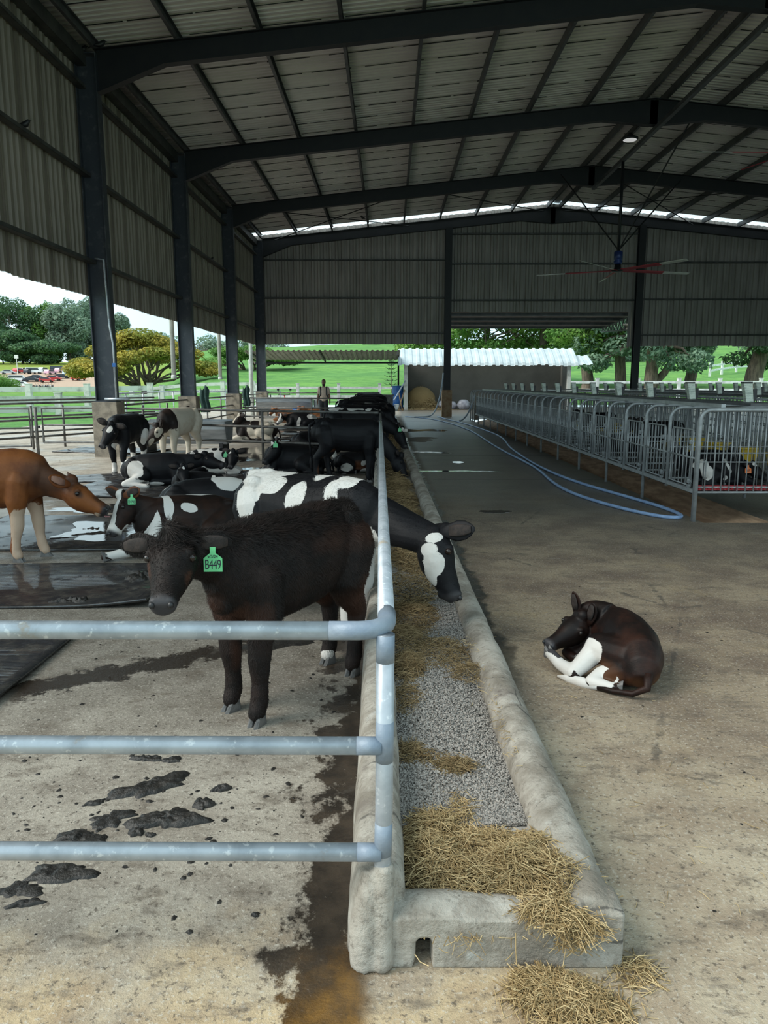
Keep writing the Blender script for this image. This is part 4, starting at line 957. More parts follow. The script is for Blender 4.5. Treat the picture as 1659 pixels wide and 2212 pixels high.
# ================================================================ STEEL WATER TROUGHS
def water_trough(label, loc, rz, L, D, H):
    root = thing('water_trough', label, 'water trough', loc, rz, 'stainless water troughs'); h = L/2; z0 = H-.52
    m = MB(); sec = [(-D/2,H),(-D/2,H-.18),(-D/2+.10,z0),(D/2-.10,z0),(D/2,H-.18),(D/2,H),(D/2-.02,H),(D/2-.02,H-.17),(D/2-.11,z0+.02),(-D/2+.11,z0+.02),(-D/2+.02,H-.17),(-D/2+.02,H)]
    m.prism(sec, -h, h, 0); obj('basin', m, MAT['inox'], root)
    for s in (-1, 1):
        m = MB(); m.prism([(-D/2,H),(-D/2,H-.18),(-D/2+.10,z0),(D/2-.10,z0),(D/2,H-.18),(D/2,H)], s*h-.012, s*h+.012, 0); obj('end_plate', m, MAT['inox'], root)
        m = MB(); m.box((s*(h-.12)-.04,-D/2+.06,0), (s*(h-.12)+.04,D/2-.06,z0+.02)); obj('leg', m, MAT['dark'], root)
    m = MB(); m.box((-h-.01,-D/2-.02,H-.02), (h+.01,-D/2+.0,H+.02)); m.box((-h-.01,D/2,H-.02), (h+.01,D/2+.02,H+.02)); obj('rim', m, MAT['inox'], root)
    m = MB(); m.box((-h+.02,-D/2+.03,H-.10), (h-.02,D/2-.03,H-.09)); obj('water', m, MAT['water'], root); return root
water_trough('big stainless water trough behind the white cow by the nearest pens', (-4.72,17.55,0), R(-4), 2.0, .66, .74)
water_trough('stainless water trough at the far end beside the last column', (-4.85,35.3,0), R(0), 2.55, .62, .92)

# ================================================================ MATS, DUNG, PUDDLES
def rubber_mat(label, c, sx, sy, rz, curl=0, lift=0, rib=.024):
    n = int(sy/rib)*4; nx = 26; m = MB(); th = .022
    for j in range(n+1):
        v = j/n; zz = .004*max(0, math.sin(v*sy/rib*6.283))
        for i in range(nx+1):
            u = i/nx; e = max(0, (u-.72)/.28); m.v.append(((u-.5)*sx, (v-.5)*sy, th+zz+lift+curl*e*e*(.4+.6*(1-v))+.004*math.sin(u*9+v*3)))
    W_ = nx+1; m.f = [(j*W_+i, j*W_+i+1, (j+1)*W_+i+1, (j+1)*W_+i) for j in range(n) for i in range(nx)]
    b = len(m.v); m.v += [(x, y, z-.018) for x, y, z in m.v[:b]]; m.f += [(b+a, b+d, b+c_, b+e_) for a, e_, c_, d in m.f[:n*nx]]
    rim = [i for i in range(W_)] + [j*W_+nx for j in range(1, n+1)] + [n*W_+i for i in range(nx-1, -1, -1)] + [j*W_ for j in range(n-1, 0, -1)]
    m.f += [(rim[i], b+rim[i], b+rim[(i+1) % len(rim)], rim[(i+1) % len(rim)]) for i in range(len(rim))]
    o = obj('rubber_mat', m, MAT['mat'], None, True); o.location = (*c, 0.0); o.rotation_euler = (0,0,rz); tag(o, label, 'rubber mat', 'black rubber mats'); return o
def mat_mat():
    t = NT('wet_black_rubber'); n = t.noise(2.2, 6, .7); d = t.noise(9, 5, .7)
    wet = t.step(n, .34, .46); c = t.mix(t.step(d, .40, .72), (.026,.026,.029), (.075,.068,.06))
    t.set(base=c, rough=t.lerp(wet, .62, .07), spec=t.lerp(wet, .4, .9)); t.bump(d, .15, .004); return t.m
MAT['mat'] = mat_mat()
rubber_mat('wet ribbed rubber mat left of the brown-black calf head', (-2.86,5.82), 2.2, 1.30, R(1.5), .05)
rubber_mat('dry rubber mat corner at the left edge, below the top rail', (-2.85,4.00), 1.72, 1.10, R(1), .02)
rubber_mat('wide wet rubber mat under the russet cow and the lying cow', (-3.35,8.0), 2.5, 1.9, R(1), 0)
rubber_mat('dark rubber mat under the cow with the white hind leg', (-3.3,11.3), 3.0, 1.7, R(-3), 0)
rubber_mat('curled rubber mat in front of the star-faced standing cow', (-5.0,12.6), 1.5, 1.0, R(20), .14)
rubber_mat('dark rubber mat beside the nearest column pedestal', (-6.6,17.9), 2.4, 1.3, R(-14), .03)
rubber_mat('rubber mat under the black cow lying with its head up', (-1.9,13.0), 2.3, 1.3, R(0), .02)
rubber_mat('rubber mat under the far spotted lying cow', (-3.6,21.2), 2.6, 1.4, R(0), 0)
rubber_mat('rubber mat left of the far tan cow', (-3.9,26.5), 2.6, 1.3, R(0), 0)
rubber_mat('rubber mat near the second cross fence', (-2.2,24), 2.4, 1.3, R(0), 0)

def outline(n, seed, amp=.35, fr=3):
    g1 = random.Random(seed); ph = [g1.uniform(0,6.28) for _ in range(6)]
    return [1+amp*(.5*math.sin(2*a+ph[0])+.35*math.sin(3*a+ph[1])+.3*math.sin(5*a+ph[2])+.2*math.sin(9*a+ph[3])+.15*math.sin(13*a+ph[4])) for a in np.linspace(0, 6.283, n, endpoint=False)]
def puddle(label, c, rx, ry, rz=0, seed=1, amp=.5, z=.004):
    n = 56; q = outline(n, seed, amp); m = MB(); P = [(rx*q[k]*math.cos(6.283*k/n), ry*q[k]*math.sin(6.283*k/n), 0) for k in range(n)]; P2 = [(x*1.01, y*1.01, -.003) for x, y, _ in P]
    m.add(P+P2, [tuple(range(n))] + [(i, i+n, (i+1)%n+n, (i+1)%n) for i in range(n)])
    o = obj('puddle', m, MAT['water']); o.location = (*c, z); o.rotation_euler = (0,0,rz); tag(o, label, 'puddle', 'puddles on the floor'); return o
puddle('puddle streak crossing the alley beside the trough hay', (1.15,13.75), .62, .14, 0, 3)
puddle('small round puddle in the middle of the wet alley', (1.42,15.35), .11, .22, 0, 4, .15)
puddle('short puddle strip in the alley beside the second feeding head', (.95,17.6), .5, .16, -.2, 5)
puddle('puddle in the alley level with the green-tagged feeding head', (.75,21.8), .7, .7, 0, 6)
puddle('wide thin puddle in the alley before the back wall', (.85,26), .9, .8, 0, 7)
puddle('shallow pool on the alley floor near the hose', (1.35,9.35), .17, .13, 0, 8, .3)
puddle('bright wet streak on the floor beside the russet cow legs', (-3.0,7.9), .55, .5, .2, 10, .5, .03)
puddle('bright puddle between the russet cow and the lying cow', (-3.5,9.5), .7, .35, .1, 11, .5)
puddle('puddle on the floor behind the star-faced cow', (-4.6,15.2), .6, .5, 0, 12)
puddle('long puddle below the far spotted lying cow', (-3.0,18.0), .8, 1.4, .1, 13)
puddle('bright puddle right of the water trough end', (-2.95,16.2), .35, .8, 0, 14)
puddle('puddle strip near the second cross fence', (-2.4,22.5), 1.2, .5, 0, 15)
puddle('long bright puddle in front of the far tan cow', (-2.9,25.2), 1.3, .5, 0, 16)
puddle('puddle beyond the second cross fence', (-4.0,31.5), 1.2, .6, 0, 17)
puddle('small puddle beside the black lying cow with the white star', (-2.45,14.2), .35, .3, 0, 18)

def dung(label, c, rx, ry, h, rz, seed, amp=.4, group='dung pats on the pen floor'):
    nr, n = 9, 40; rx, ry, h = rx*1.15, ry*1.15, h*1.25; q = outline(n, seed, amp); m = MB(); m.v.append((0,0,h))
    for j in range(1, nr+1):
        r = j/nr
        for k in range(n):
            a = 6.283*k/n; x, y = rx*q[k]*r*math.cos(a), ry*q[k]*r*math.sin(a)
            z = h*math.sqrt(max(0, 1-r**2.6))*(.75+.5*mnoise.noise(Vector((x*26+seed, y*26, 1)))+.3*mnoise.noise(Vector((x*60, y*60, seed)))); m.v.append((x, y, max(0, z) if j < nr else -.001))
    m.f = [(0, 1+k, 1+(k+1)%n) for k in range(n)] + [(1+j*n+k, 1+(j+1)*n+k, 1+(j+1)*n+(k+1)%n, 1+j*n+(k+1)%n) for j in range(nr-1) for k in range(n)]
    o = obj('dung_pat', m, MAT['dung'], None, True); o.location = (*c, .001); o.rotation_euler = (0,0,rz); tag(o, label, 'dung', group); return o
dung('long dung pat just below the middle rail, upper left of the group', (-0.948,2.779), .115, .055, .022, R(28), 1, .45)
dung('ring-shaped trampled dung left of the big middle pat', (-1.032,2.552), .065, .045, .010, R(10), 2, .5)
dung('big lumpy dung pat above the lowest rail', (-0.817,2.545), .105, .055, .026, R(5), 3, .4)
dung('narrow dung lump right of the big pat', (-0.713,2.65), .030, .033, .020, 0, 4)
dung('small dung lump at the upper right of the group', (-0.668,2.764), .035, .018, .016, R(30), 5)
dung('dung crumb lying left of the long pat', (-1.135,2.66), .04, .013, .010, R(25), 6)
dung('small dung lump between the big pat and the lowest rail', (-0.912,2.465), .022, .022, .018, 0, 7)
dung('tiny dung crumb beside the small lump above the lowest rail', (-0.854,2.451), .014, .012, .010, 0, 8)
dung('dung pat partly hidden behind the lowest rail', (-1.1,2.42), .075, .05, .020, R(8), 9, .3)
dung('flat smooth dung pat below the lowest rail', (-1.085,2.235), .10, .042, .016, R(10), 10, .35)
dung('trampled dung ring at the lower left of the group', (-1.18,2.155), .055, .035, .008, R(15), 11, .5)
dung('black dung strip under the ring at the lower left', (-1.13,2.09), .045, .015, .012, R(20), 12)
dung('dung lump just below the middle rail on its left', (-1.038,3.005), .05, .022, .014, 0, 13)
dung('dung lump just below the middle rail near the middle', (-0.93,2.995), .03, .022, .014, 0, 14)
dung('dung heap on the wet mat beside the calf nose', (-2,5.93), .14, .10, .075, R(5), 15, .35)
dung('dung lump at the front edge of the wet mat, left one', (-2.4,5.29), .085, .04, .04, 0, 16)
dung('dung lump at the front edge of the wet mat, right one', (-2.28,5.3), .075, .045, .05, 0, 17)
dung('long line of dung on the mat before the lying cow', (-3.1,7.8), .33, .09, .035, R(22), 18, .5)
dung('dung patch at the feet of the russet cow', (-3.25,8.05), .2, .07, .03, R(10), 19, .5)
dung('spread of dung crumbs behind the lying brown and white cow', (-2.95,9.7), .32, .1, .03, R(5), 20, .5)
dung('tiny dung crumb alone on the floor near the corner post', (-0.404,2.045), .009, .010, .009, 0, 21)
dung('wet dung smear under the calf belly', (-.62,4.55), .28, .12, .012, R(10), 22, .5)

def crumbs(name, label, boxes, n, seed, smin, smax):
    g = np.random.default_rng(seed); k = g.integers(0, len(boxes), n); B = np.array(boxes, float)[k]; x = B[:,0]+(B[:,1]-B[:,0])*g.random(n); y = B[:,2]+(B[:,3]-B[:,2])*g.random(n); sz = smin+(smax-smin)*g.random(n)**3
    t = (1+5**.5)/2; ico = np.array([(1,0,0),(.31,.95,0),(-.81,.59,0),(-.81,-.59,0),(.31,-.95,0),(0,0,.7)]); V = ico[None]*sz[:,None,None]*(.7+.6*g.random((n,6,1))); a = 6.283*g.random(n); ca, sa = np.cos(a)[:,None], np.sin(a)[:,None]
    P = np.stack([V[:,:,0]*ca*1.4-V[:,:,1]*sa+x[:,None], V[:,:,0]*sa*1.4+V[:,:,1]*ca+y[:,None], V[:,:,2]+.001], 2).reshape(-1,3); o6 = np.arange(n)*6
    F = np.concatenate([np.stack([o6+i, o6+(i+1)%5, o6+5], 1) for i in range(5)]); o = link(name, big_mesh(name, P, F), MAT['dung']); tag(o, label, 'dirt', kind='stuff')
crumbs('dirt_crumbs', 'scattered dark crumbs of dried dung on the pen floor', [(-2.2,-.3,1.9,3.2), (-1.9,-.2,3.0,5.0), (-1.6,-.4,2.2,2.9)], 420, 5, .002, .012)
crumbs('dirt_crumbs', 'few dark crumbs of dirt on the alley floor', [(.8,3.2,1.8,6.5)], 130, 6, .002, .008)

# ================================================================ HOSES
def hose(name, label, pts, r, mat, group='hoses'):
    cu = bpy.data.curves.new('h', 'CURVE'); cu.dimensions = '3D'; sp = cu.splines.new('NURBS'); sp.points.add(len(pts)-1)
    for p, q in zip(sp.points, pts): p.co = (*q, 1)
    sp.use_endpoint_u = True; sp.order_u = 4; cu.bevel_depth = r; cu.bevel_resolution = 3; cu.resolution_u = 8
    tmp = bpy.data.objects.new('tmp', cu); COL.objects.link(tmp); dg = bpy.context.evaluated_depsgraph_get(); me = bpy.data.meshes.new_from_object(tmp.evaluated_get(dg)); bpy.data.objects.remove(tmp)
    o = link(name, me, MAT[mat]); o.data.polygons.foreach_set('use_smooth', [True]*len(me.polygons)); tag(o, label, 'hose', group); return o
hz = .024
hose('blue_hose', 'long pale blue hose looped along the calf pens on the alley floor', [(2.35,36.4,hz),(2.5,34.4,hz),(2.9,31.5,hz),(3.25,27,hz),(3.4,23.4,hz),(3.28,21,hz),(3.02,19,hz),(2.93,16.5,hz),(2.88,14.6,hz),(2.95,12.9,hz),(3.10,11.7,hz),(3.32,10.7,hz),(3.52,9.75,hz),(3.57,9.2,hz),(3.54,8.85,hz),(3.36,8.78,hz),(3.15,9.05,hz),(2.86,9.8,hz),(2.62,11,hz),(2.66,12.4,hz),(2.78,13.6,hz),(2.80,15.2,hz),(2.7,17.5,hz),(2.72,21,hz),(2.82,25,hz),(2.6,29,hz),(2.2,32.5,hz),(1.7,35,hz),(.8,36.4,hz)], .022, 'hose')
hose('grey_hose', 'grey-blue hose hanging down the left gable post', [(2.62,36.75,2.1),(2.58,36.7,1.5),(2.45,36.6,.9),(2.3,36.4,.4),(2.05,36.0,.06),(1.8,35.7,.03),(1.2,35.6,.03)], .035, 'hose_grey')
hose('grey_hose', 'grey hose hanging on the last frame of the calf pens', [(3.7,32.6,1.1),(3.6,32.5,.8),(3.45,32.4,.4),(3.2,32.2,.06),(3.0,32.0,.03)], .035, 'hose_grey')

# ================================================================ CALF PENS (right side)
PX0, PX1, PY0, PW = 3.58, 5.02, 8.72, .895
def bars_mesh(n, h, r=.0075):
    m = MB(); m.tube([(0,0,0),(0,0,h)], r, 6); return m.mesh('bar', True)
def tube_mesh(path, r, n=10):
    m = MB(); m.tube(path, r, n); return m.mesh('tube', True)
def u_frame(leg0):
    return [(0,0,leg0),(0,0,1.15)] + [(.15-.15*math.cos(t), 0, 1.15+.15*math.sin(t)) for t in np.linspace(.25, math.pi/2, 6)] + [(PX1-PX0-.02, 0, 1.30)]
ME_UL = tube_mesh(u_frame(0), .022); ME_US = tube_mesh(u_frame(.30), .022)
ME_MID = tube_mesh([(0,.02,.735),(0,PW-.02,.735)], .012, 6)
def box_mesh(lo, hi): m = MB(); m.box(lo, hi); return m.mesh('box')
ME_LOW = box_mesh((-.02,.0,.33), (.02,PW,.375)); ME_TOP = box_mesh((.24,-.0,1.325), (.29,PW,1.365))
GW = .66
ME_GF = tube_mesh([(0,0,.40),(0,0,1.03),(0,.03,1.06),(0,GW-.03,1.06),(0,GW,1.03),(0,GW,.40),(0,0,.40)], .010, 8)
ME_GB = bars_mesh(1, .66, .0075); ME_PB = bars_mesh(1, .95, .0075); ME_PB2 = bars_mesh(1, .95, .0065)
m = MB(); m.cbox((0,0,0), (.05,.03,.05)); m.tube([(0,-.03,0),(0,.06,-.02)], .009, 6); m.cbox((0,.03,-.07), (.03,.03,.05)); ME_LATCH = m.mesh('latch')
m = MB(); m.tube([(0,0,.40),(PX1-PX0,0,.40)], .014, 8); m.tube([(0,0,.80),(PX1-PX0,0,.80)], .010, 6); ME_PF = m.mesh('rails', True)
ME_BP = tube_mesh([(PX1-PX0,0,0),(PX1-PX0,0,1.34)], .02)
m = MB(); m.tube([(PX1-PX0,0,1.30),(PX1-PX0,PW,1.30)], .016, 8); m.tube([(PX1-PX0,0,.45),(PX1-PX0,PW,.45)], .014, 8); m.tube([(PX1-PX0,0,.78),(PX1-PX0,PW,.78)], .012, 8); ME_BF = m.mesh('rails', True)
def bucket_mesh():
    m = MB(); lo, hi = .085, .125
    m.add([(-lo,-lo,0),(lo,-lo,0),(lo,lo,0),(-lo,lo,0),(-hi,-hi,.22),(hi,-hi,.22),(hi,hi,.22),(-hi,hi,.22)], [(0,3,2,1),(0,1,5,4),(1,2,6,5),(2,3,7,6),(3,0,4,7)])
    m.add([(-hi-.012,-hi-.012,.205),(hi+.012,-hi-.012,.205),(hi+.012,hi+.012,.205),(-hi-.012,hi+.012,.205),(-hi-.012,-hi-.012,.225),(hi+.012,-hi-.012,.225),(hi+.012,hi+.012,.225),(-hi-.012,hi+.012,.225),(-hi,-hi,.225),(hi,-hi,.225),(hi,hi,.225),(-hi,hi,.225)],
          [(0,1,5,4),(1,2,6,5),(2,3,7,6),(3,0,4,7),(4,5,9,8),(5,6,10,9),(6,7,11,10),(7,4,8,11)]); return m.mesh('bucket')
ME_BK = bucket_mesh(); ME_BKH = tube_mesh([(-.125,0,.20),(-.11,0,.30),(0,0,.335),(.11,0,.30),(.125,0,.20)], .006, 6)
MAT['pen_floor'] = simple('dark_slatted_pen_floor', (.03,.03,.035), (.06,.055,.05), 9, .7, 0, .4)
def floor_grid():
    m = MB()
    for k in range(16): x = .04+k*(PX1-PX0-.08)/15; m.box((x-.028,.02,.335), (x+.028,PW-.02,.36))
    for y in (.15,.7): m.box((.02,y,.30), (PX1-PX0-.02,y+.04,.335))
    return m.mesh('floor_grid')
ME_FG = floor_grid()
def pen(i, y, label, detail, long_leg):
    root = thing('calf_pen', label, 'animal pen', (PX0, y, 0), 0, 'calf pens in the row beside the alley'); P = MAT['pen']
    link('front_frame', ME_UL if long_leg else ME_US, P, root); link('top_rail', ME_TOP, P, root); link('mid_rail', ME_MID, P, root); link('lower_rail', ME_LOW, P, root); link('floor_grid', ME_FG, MAT['pen_floor'], root)
    g_ = link('gate', ME_GF, P, root); g_.location = (0, .13, 0)
    for k in range(6): b = link('bar', ME_GB, P, g_); b.location = (0, GW*(k+.5)/6, .40)
    for z in (.92, .46): l_ = link('latch', ME_LATCH, P, g_); l_.location = (-.01, .02, z)
    s = link('side_panel', ME_PF, P, root)
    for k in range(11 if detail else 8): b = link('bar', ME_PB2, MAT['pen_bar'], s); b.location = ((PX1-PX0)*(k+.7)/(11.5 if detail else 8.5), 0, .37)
    link('back_post', ME_BP, P, root); bk = link('back_panel', ME_BF, P, root)
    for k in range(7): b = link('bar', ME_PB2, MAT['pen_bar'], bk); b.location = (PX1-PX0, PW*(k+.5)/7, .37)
for i in range(25):
    lb = '%s calf pen from the near end of the row beside the alley' % ORD[i]
    pen(i, PY0+i*PW, lb, i < 8, i % 2 == 0)
    if i < 12:
        root = thing('yellow_bucket', '%s yellow bucket from the near end at the back of the pens' % ORD[i], 'bucket', (PX1-.14, PY0+(i+.72)*PW, .52), 0, 'yellow buckets in the calf pens')
        link('tub', ME_BK, MAT['yellow'], root); link('handle', ME_BKH, MAT['pen'], root)
# end panel of the row that faces the viewer
ep = thing('pen_end_panel', 'barred end panel closing the near end of the calf pen row', 'fence panel', (PX0,PY0-.03,0)); m = MB()
m.tube([(0,0,-.0),(0,0,1.18)] + [(.12-.12*math.cos(t),0,1.18+.12*math.sin(t)) for t in np.linspace(.3, math.pi/2, 5)] + [(1.9,0,1.30)], .024, 12); obj('frame', m, MAT['pen'], ep, True)
m = MB(); m.tube([(0,0,.345),(1.9,0,.345)], .014, 8); m.tube([(0,0,.70),(1.9,0,.70)], .007, 6); obj('cross_rail', m, MAT['pen'], ep, True)
mlong = bars_mesh(1, .95, .0072); mshort = bars_mesh(1, .58, .0055)
for k in range(19):
    b = link('bar', mlong, MAT['pen'], ep); b.location = (.10+.095*k, 0, .345)
    b = link('thin_bar', mshort, MAT['pen'], ep); b.location = (.147+.095*k, .004, .715)
m = MB(); m.box((.02,.03,.365), (1.42,.06,.42)); 
for k in range(26): m.ball((.05+k*.054,.025,.392), .016, .012, .014, 8, 6)
obj('red_edge_strip', m, MAT['red'], ep)
m = MB(); m.tube([(1.0,.02,0),(1.0,.02,.34)], .02, 8); obj('leg', m, MAT['pen'], ep, True)
# board along the top of the pens with the white boxes
m = MB(); m.box((PX0+.55,PY0-.05,1.345), (PX0+.95,PY0+25*PW,1.375)); o = obj('top_board', m, MAT['purlin']); tag(o, 'long flat board lying on top of the first calf pen row', 'board', 'boards on the calf pens')
t = NT('white_film_wrapped_box'); n1 = t.noise(12, 5, .7, t.map((1,1,4))); t.set(base=t.mix(t.step(n1,.42,.66), (.60,.64,.55), (.30,.34,.29)), rough=.35); t.bump(n1, .4, .01); MAT['film'] = t.m
m = MB(); m.add([(-.036,-.05,0),(.046,-.05,0),(.046,.05,0),(-.036,.05,0),(-.082,-.055,.225),(.018,-.055,.225),(.018,.055,.225),(-.082,.055,.225)], [(0,3,2,1),(4,5,6,7),(0,1,5,4),(1,2,6,5),(2,3,7,6),(3,0,4,7)]); ME_WB = m.mesh('wrapped_box')
m = MB(); m.cbox((-.032,0,.232), (.105,.115,.022)); ME_WL = m.mesh('lid')
m = MB(); m.cbox((.062,0,.085), (.04,.085,.14)); m.cbox((.045,0,.02), (.05,.06,.04)); ME_WK = m.mesh('bracket')
def wrapped_box(label, x, y, z, group, rz=0):
    root = thing('wrapped_box', label, 'box', (x,y,z), rz, group); link('body', ME_WB, MAT['film'], root); link('lid', ME_WL, MAT['black'], root); link('bracket', ME_WK, MAT['black'], root)
for i in range(12): wrapped_box('%s white wrapped box from the near end on the first pen row' % ORD[i], PX0+.80, PY0+.55+i*1.74, 1.376, 'white boxes on the first pen row', R(-6+3*(i % 4)))
# further pen rows, seen over the first one
def far_row(n0, x, y0, y1, label, blabel, ylist):
    root = thing('far_pen_row', label, 'animal pen', (x, y0, 0), 0, 'further calf pen rows'); P = MAT['pen']; L = y1-y0
    for xx in (0, 1.4):
        m = MB(); m.tube([(xx,0,1.32),(xx,L,1.32)], .022, 8); m.tube([(xx,0,.38),(xx,L,.38)], .018, 8); m.tube([(xx,0,.75),(xx,L,.75)], .012, 8); obj('rail', m, P, root, True)
        k = 0; y = 0
        while y < L:
            b = link('bar', ME_PB, P, root); b.location = (xx, y, .37); y += .17 if xx == 0 else .34
        for y in np.arange(0, L, 1.79): b = link('post', ME_BP, P, root); b.location = (xx-(PX1-PX0), y, 0)
    m = MB(); m.box((.45,-.05,1.345), (.85,L,1.375)); obj('board', m, MAT['purlin'], root)
    for i, y in enumerate(ylist): wrapped_box(blabel % ORD[i], x+.65, y, 1.376, 'white boxes on the further pen rows', R(4-5*(i % 3)))
far_row(1, 6.6, 9.5, 33, 'second row of calf pens behind the first row', '%s white wrapped box from the near end on the second pen row', [13.2+1.75*k for k in range(9)])
far_row(2, 9.6, 12, 33, 'third row of calf pens far at the right', '%s white wrapped box from the near end on the third pen row', [15.5+1.75*k for k in range(8)])
# last stand-alone frames at the far end of the first row
for i in range(3):
    y = PY0+25*PW+.5+i*.75; root = thing('end_frame', '%s bare pipe frame beyond the far end of the first pen row' % ORD[i], 'frame', (PX0,y,0), 0, 'bare frames at the end of the pens')
    link('tube', ME_UL, MAT['pen'], root); link('mid_rail', ME_MID, MAT['pen'], root)
m = MB(); m.box((3.75,33.3,0), (3.95,33.45,1.0)); o = obj('concrete_post', m, MAT['ped']); tag(o, 'short concrete post at the far end of the calf pens', 'post')

# ================================================================ FANS, LAMP, BIRDS
def fan(label, loc, ztop, rz, rods):
    root = thing('ceiling_fan', label, 'ceiling fan', loc, rz, 'big ceiling fans'); h = ztop-loc[2]
    m = MB(); m.tube([(0,0,.62),(0,0,h)], .05, 10); obj('drop_tube', m, MAT['steel'], root, True)
    m = MB(); m.lathe([(.10,.20),(.14,.22),(.15,.30),(.12,.34),(.15,.36),(.15,.60),(.10,.64)], n=18); obj('motor', m, MAT['blue_dark'], root, True)
    m = MB(); m.lathe([(.03,-.03),(.20,-.02),(.22,.02),(.12,.06),(.10,.2)], n=18); obj('hub', m, MAT['steel'], root, True)
    for k in range(5):
        a = 6.283*k/5; M_ = Matrix.Rotation(a, 4, 'Z'); b = MB()
        P = [(.15,-.07,.03),(.15,.07,-.01),(2.75,.07,-.025),(2.75,-.06,.02)]; P2 = [(x,y,z-.012) for x,y,z in P]
        b.add([M_ @ Vector(p) for p in P+P2], [(0,1,2,3),(7,6,5,4),(0,4,5,1),(1,5,6,2),(2,6,7,3),(3,7,4,0)])
        bl = obj('blade', b, MAT['fan_white'], root); 
        t_ = MB(); q0, q1 = (.16,1.75) if k in (1,2,4,0) else (.16,.5); P = [(q0,-.075,.036),(q0,.075,-.004),(q1,.074,-.016),(q1,-.066,.030)]; P2 = [(x,y,z-.022) for x,y,z in P]; t_.add([M_ @ Vector(p) for p in P+P2], [(0,1,2,3),(7,6,5,4),(0,4,5,1),(1,5,6,2),(2,6,7,3),(3,7,4,0)]); obj('red_sleeve', t_, MAT['fan_red'], bl)
    for p in rods: m = MB(); m.tube([(0,0,.66), p], .024, 6); obj('guy_rod', m, MAT['steel'], root)
MAT['blue_dark'] = simple('deep_blue_motor_paint', (.012,.035,.16), (.010,.025,.11), 4, .4, .2, 0)
MAT['fan_red'] = simple('red_fan_sleeve', (.45,.04,.06), (.36,.03,.045), 4, .5, 0, 0); MAT['fan_white'] = simple('pale_fan_blade', (.85,.85,.8), (.75,.75,.7), 4, .45, .2, 0)
fan('big five-bladed ceiling fan with blue motor hanging from the ridge', (7.78,26.6,5.38), 8.9, R(14), [(-.45,3.6,3.95),(.45,-3.0,3.95),(3.3,1.6,3.5)])
fan('second ceiling fan at the right edge, only its red blade showing', (11.35,22.6,8.0), 9.2, R(180+3), [])
lamp = thing('bay_lamp', 'round flat lamp under the roof near the ridge', 'lamp', (7.25,24.2,8.82)); m = MB(); m.lathe([(.20,.0),(.24,.02),(.24,.06),(.10,.12),(.05,.2)], n=20); obj('housing', m, MAT['steel'], lamp, True)
t = NT('frosted_lamp_face'); t.set(base=(.8,.8,.8), rough=.5, emit=(1,1,1), estr=.25); m = MB(); m.lathe([(.0,-.012),(.19,-.01),(.20,.0)], n=20); obj('diffuser', m, t.m, lamp)
def bird(label, loc, rz, s=1.0):
    root = thing('bird', label, 'bird', loc, rz, 'birds in the rafters'); m = MB()
    m.rtube([(-.09*s,0,.06*s),(-.03*s,0,.07*s),(.04*s,0,.10*s),(.08*s,0,.15*s)], [.025*s,.05*s,.055*s,.035*s], 10); obj('body', m, MAT['black'], root, True)
    m = MB(); m.sweep([(-.10*s,0,.06*s),(-.17*s,0,.02*s),(-.23*s,0,-.01*s)], [.018*s,.022*s,.026*s], [.008*s]*3, (0,0,1), 6); obj('tail', m, MAT['black'], root)
    m = MB(); m.sweep([(.10*s,0,.16*s),(.15*s,0,.155*s)], [.012*s,.002*s], [.012*s,.002*s], (0,0,1), 6); obj('beak', m, MAT['black'], root)
    for y in (-.02, .02): m = MB(); m.tube([(0,y*s,.06*s),(.01*s,y*s,0)], .004*s, 5); obj('leg', m, MAT['black'], root)
zt_ = roofz(XE+.05)-.05
bird('black bird crouching on the column top, left of the other', (-6.3,16.7,zt_+.0), R(15), .95); bird('black bird sitting upright where the nearest rafter starts', (-5.92,16.7,roofz(-5.92)+.02), R(20), 1.0)
bird('black bird perched on the upper left wall girt', (-6.33,13.9,5.935), R(10), .95); bird('small bird perched on a girt in the third wall bay', (-6.33,27.9,5.935), R(60), .7)
bird('bird sitting on a bracing rod under the far roof', (-1.15,34.6,roofz(-1.15)-.13), R(200), .9)

# ================================================================ THINGS BEHIND THE PENS
def drum(label, x, y, r, h, mat):
    root = thing('plastic_drum', label, 'drum', (x,y,0), 0, 'drums and buckets by the shed'); m = MB(); m.lathe([(r*.93,0),(r,.05),(r,h*.3),(r*1.03,h*.33),(r,h*.36),(r,h*.66),(r*1.03,h*.69),(r,h*.72),(r,h-.03),(r*.97,h)], n=20); obj('barrel', m, MAT[mat], root, True)
    m = MB(); m.lathe([(r*1.04,h-.04),(r*1.05,h),(r*.95,h+.005)], n=20); obj('rim', m, MAT[mat], root, True)
drum('blue plastic drum standing left of the straw shed post', -.05, 44.4, .34, .62, 'blue'); drum('dark blue crate-like drum behind the leaning poles', .55, 46.9, .36, 1.45, 'blue'); drum('small white bucket beside the blue drum', .42, 44.6, .17, .38, 'white_paint')
for i, (a, b, mt, lb) in enumerate((((-.1,43.6,0),(1.0,45.9,1.75),'galv','long grey pipe leaning against the shed post'), ((.55,44.3,0),(.95,45.9,1.2),'wood','reddish wooden pole leaning beside the shed post'), ((.8,44.5,0),(.6,45.9,1.05),'wood','wooden tool handle leaning in the pile by the shed'))):
    m = MB(); m.tube([(0,0,0), tuple(Vector(b)-Vector(a))], .04, 8); o = obj('leaning_pole', m, MAT[mt], None, True); o.location = a; tag(o, lb, 'pole', 'poles by the shed')
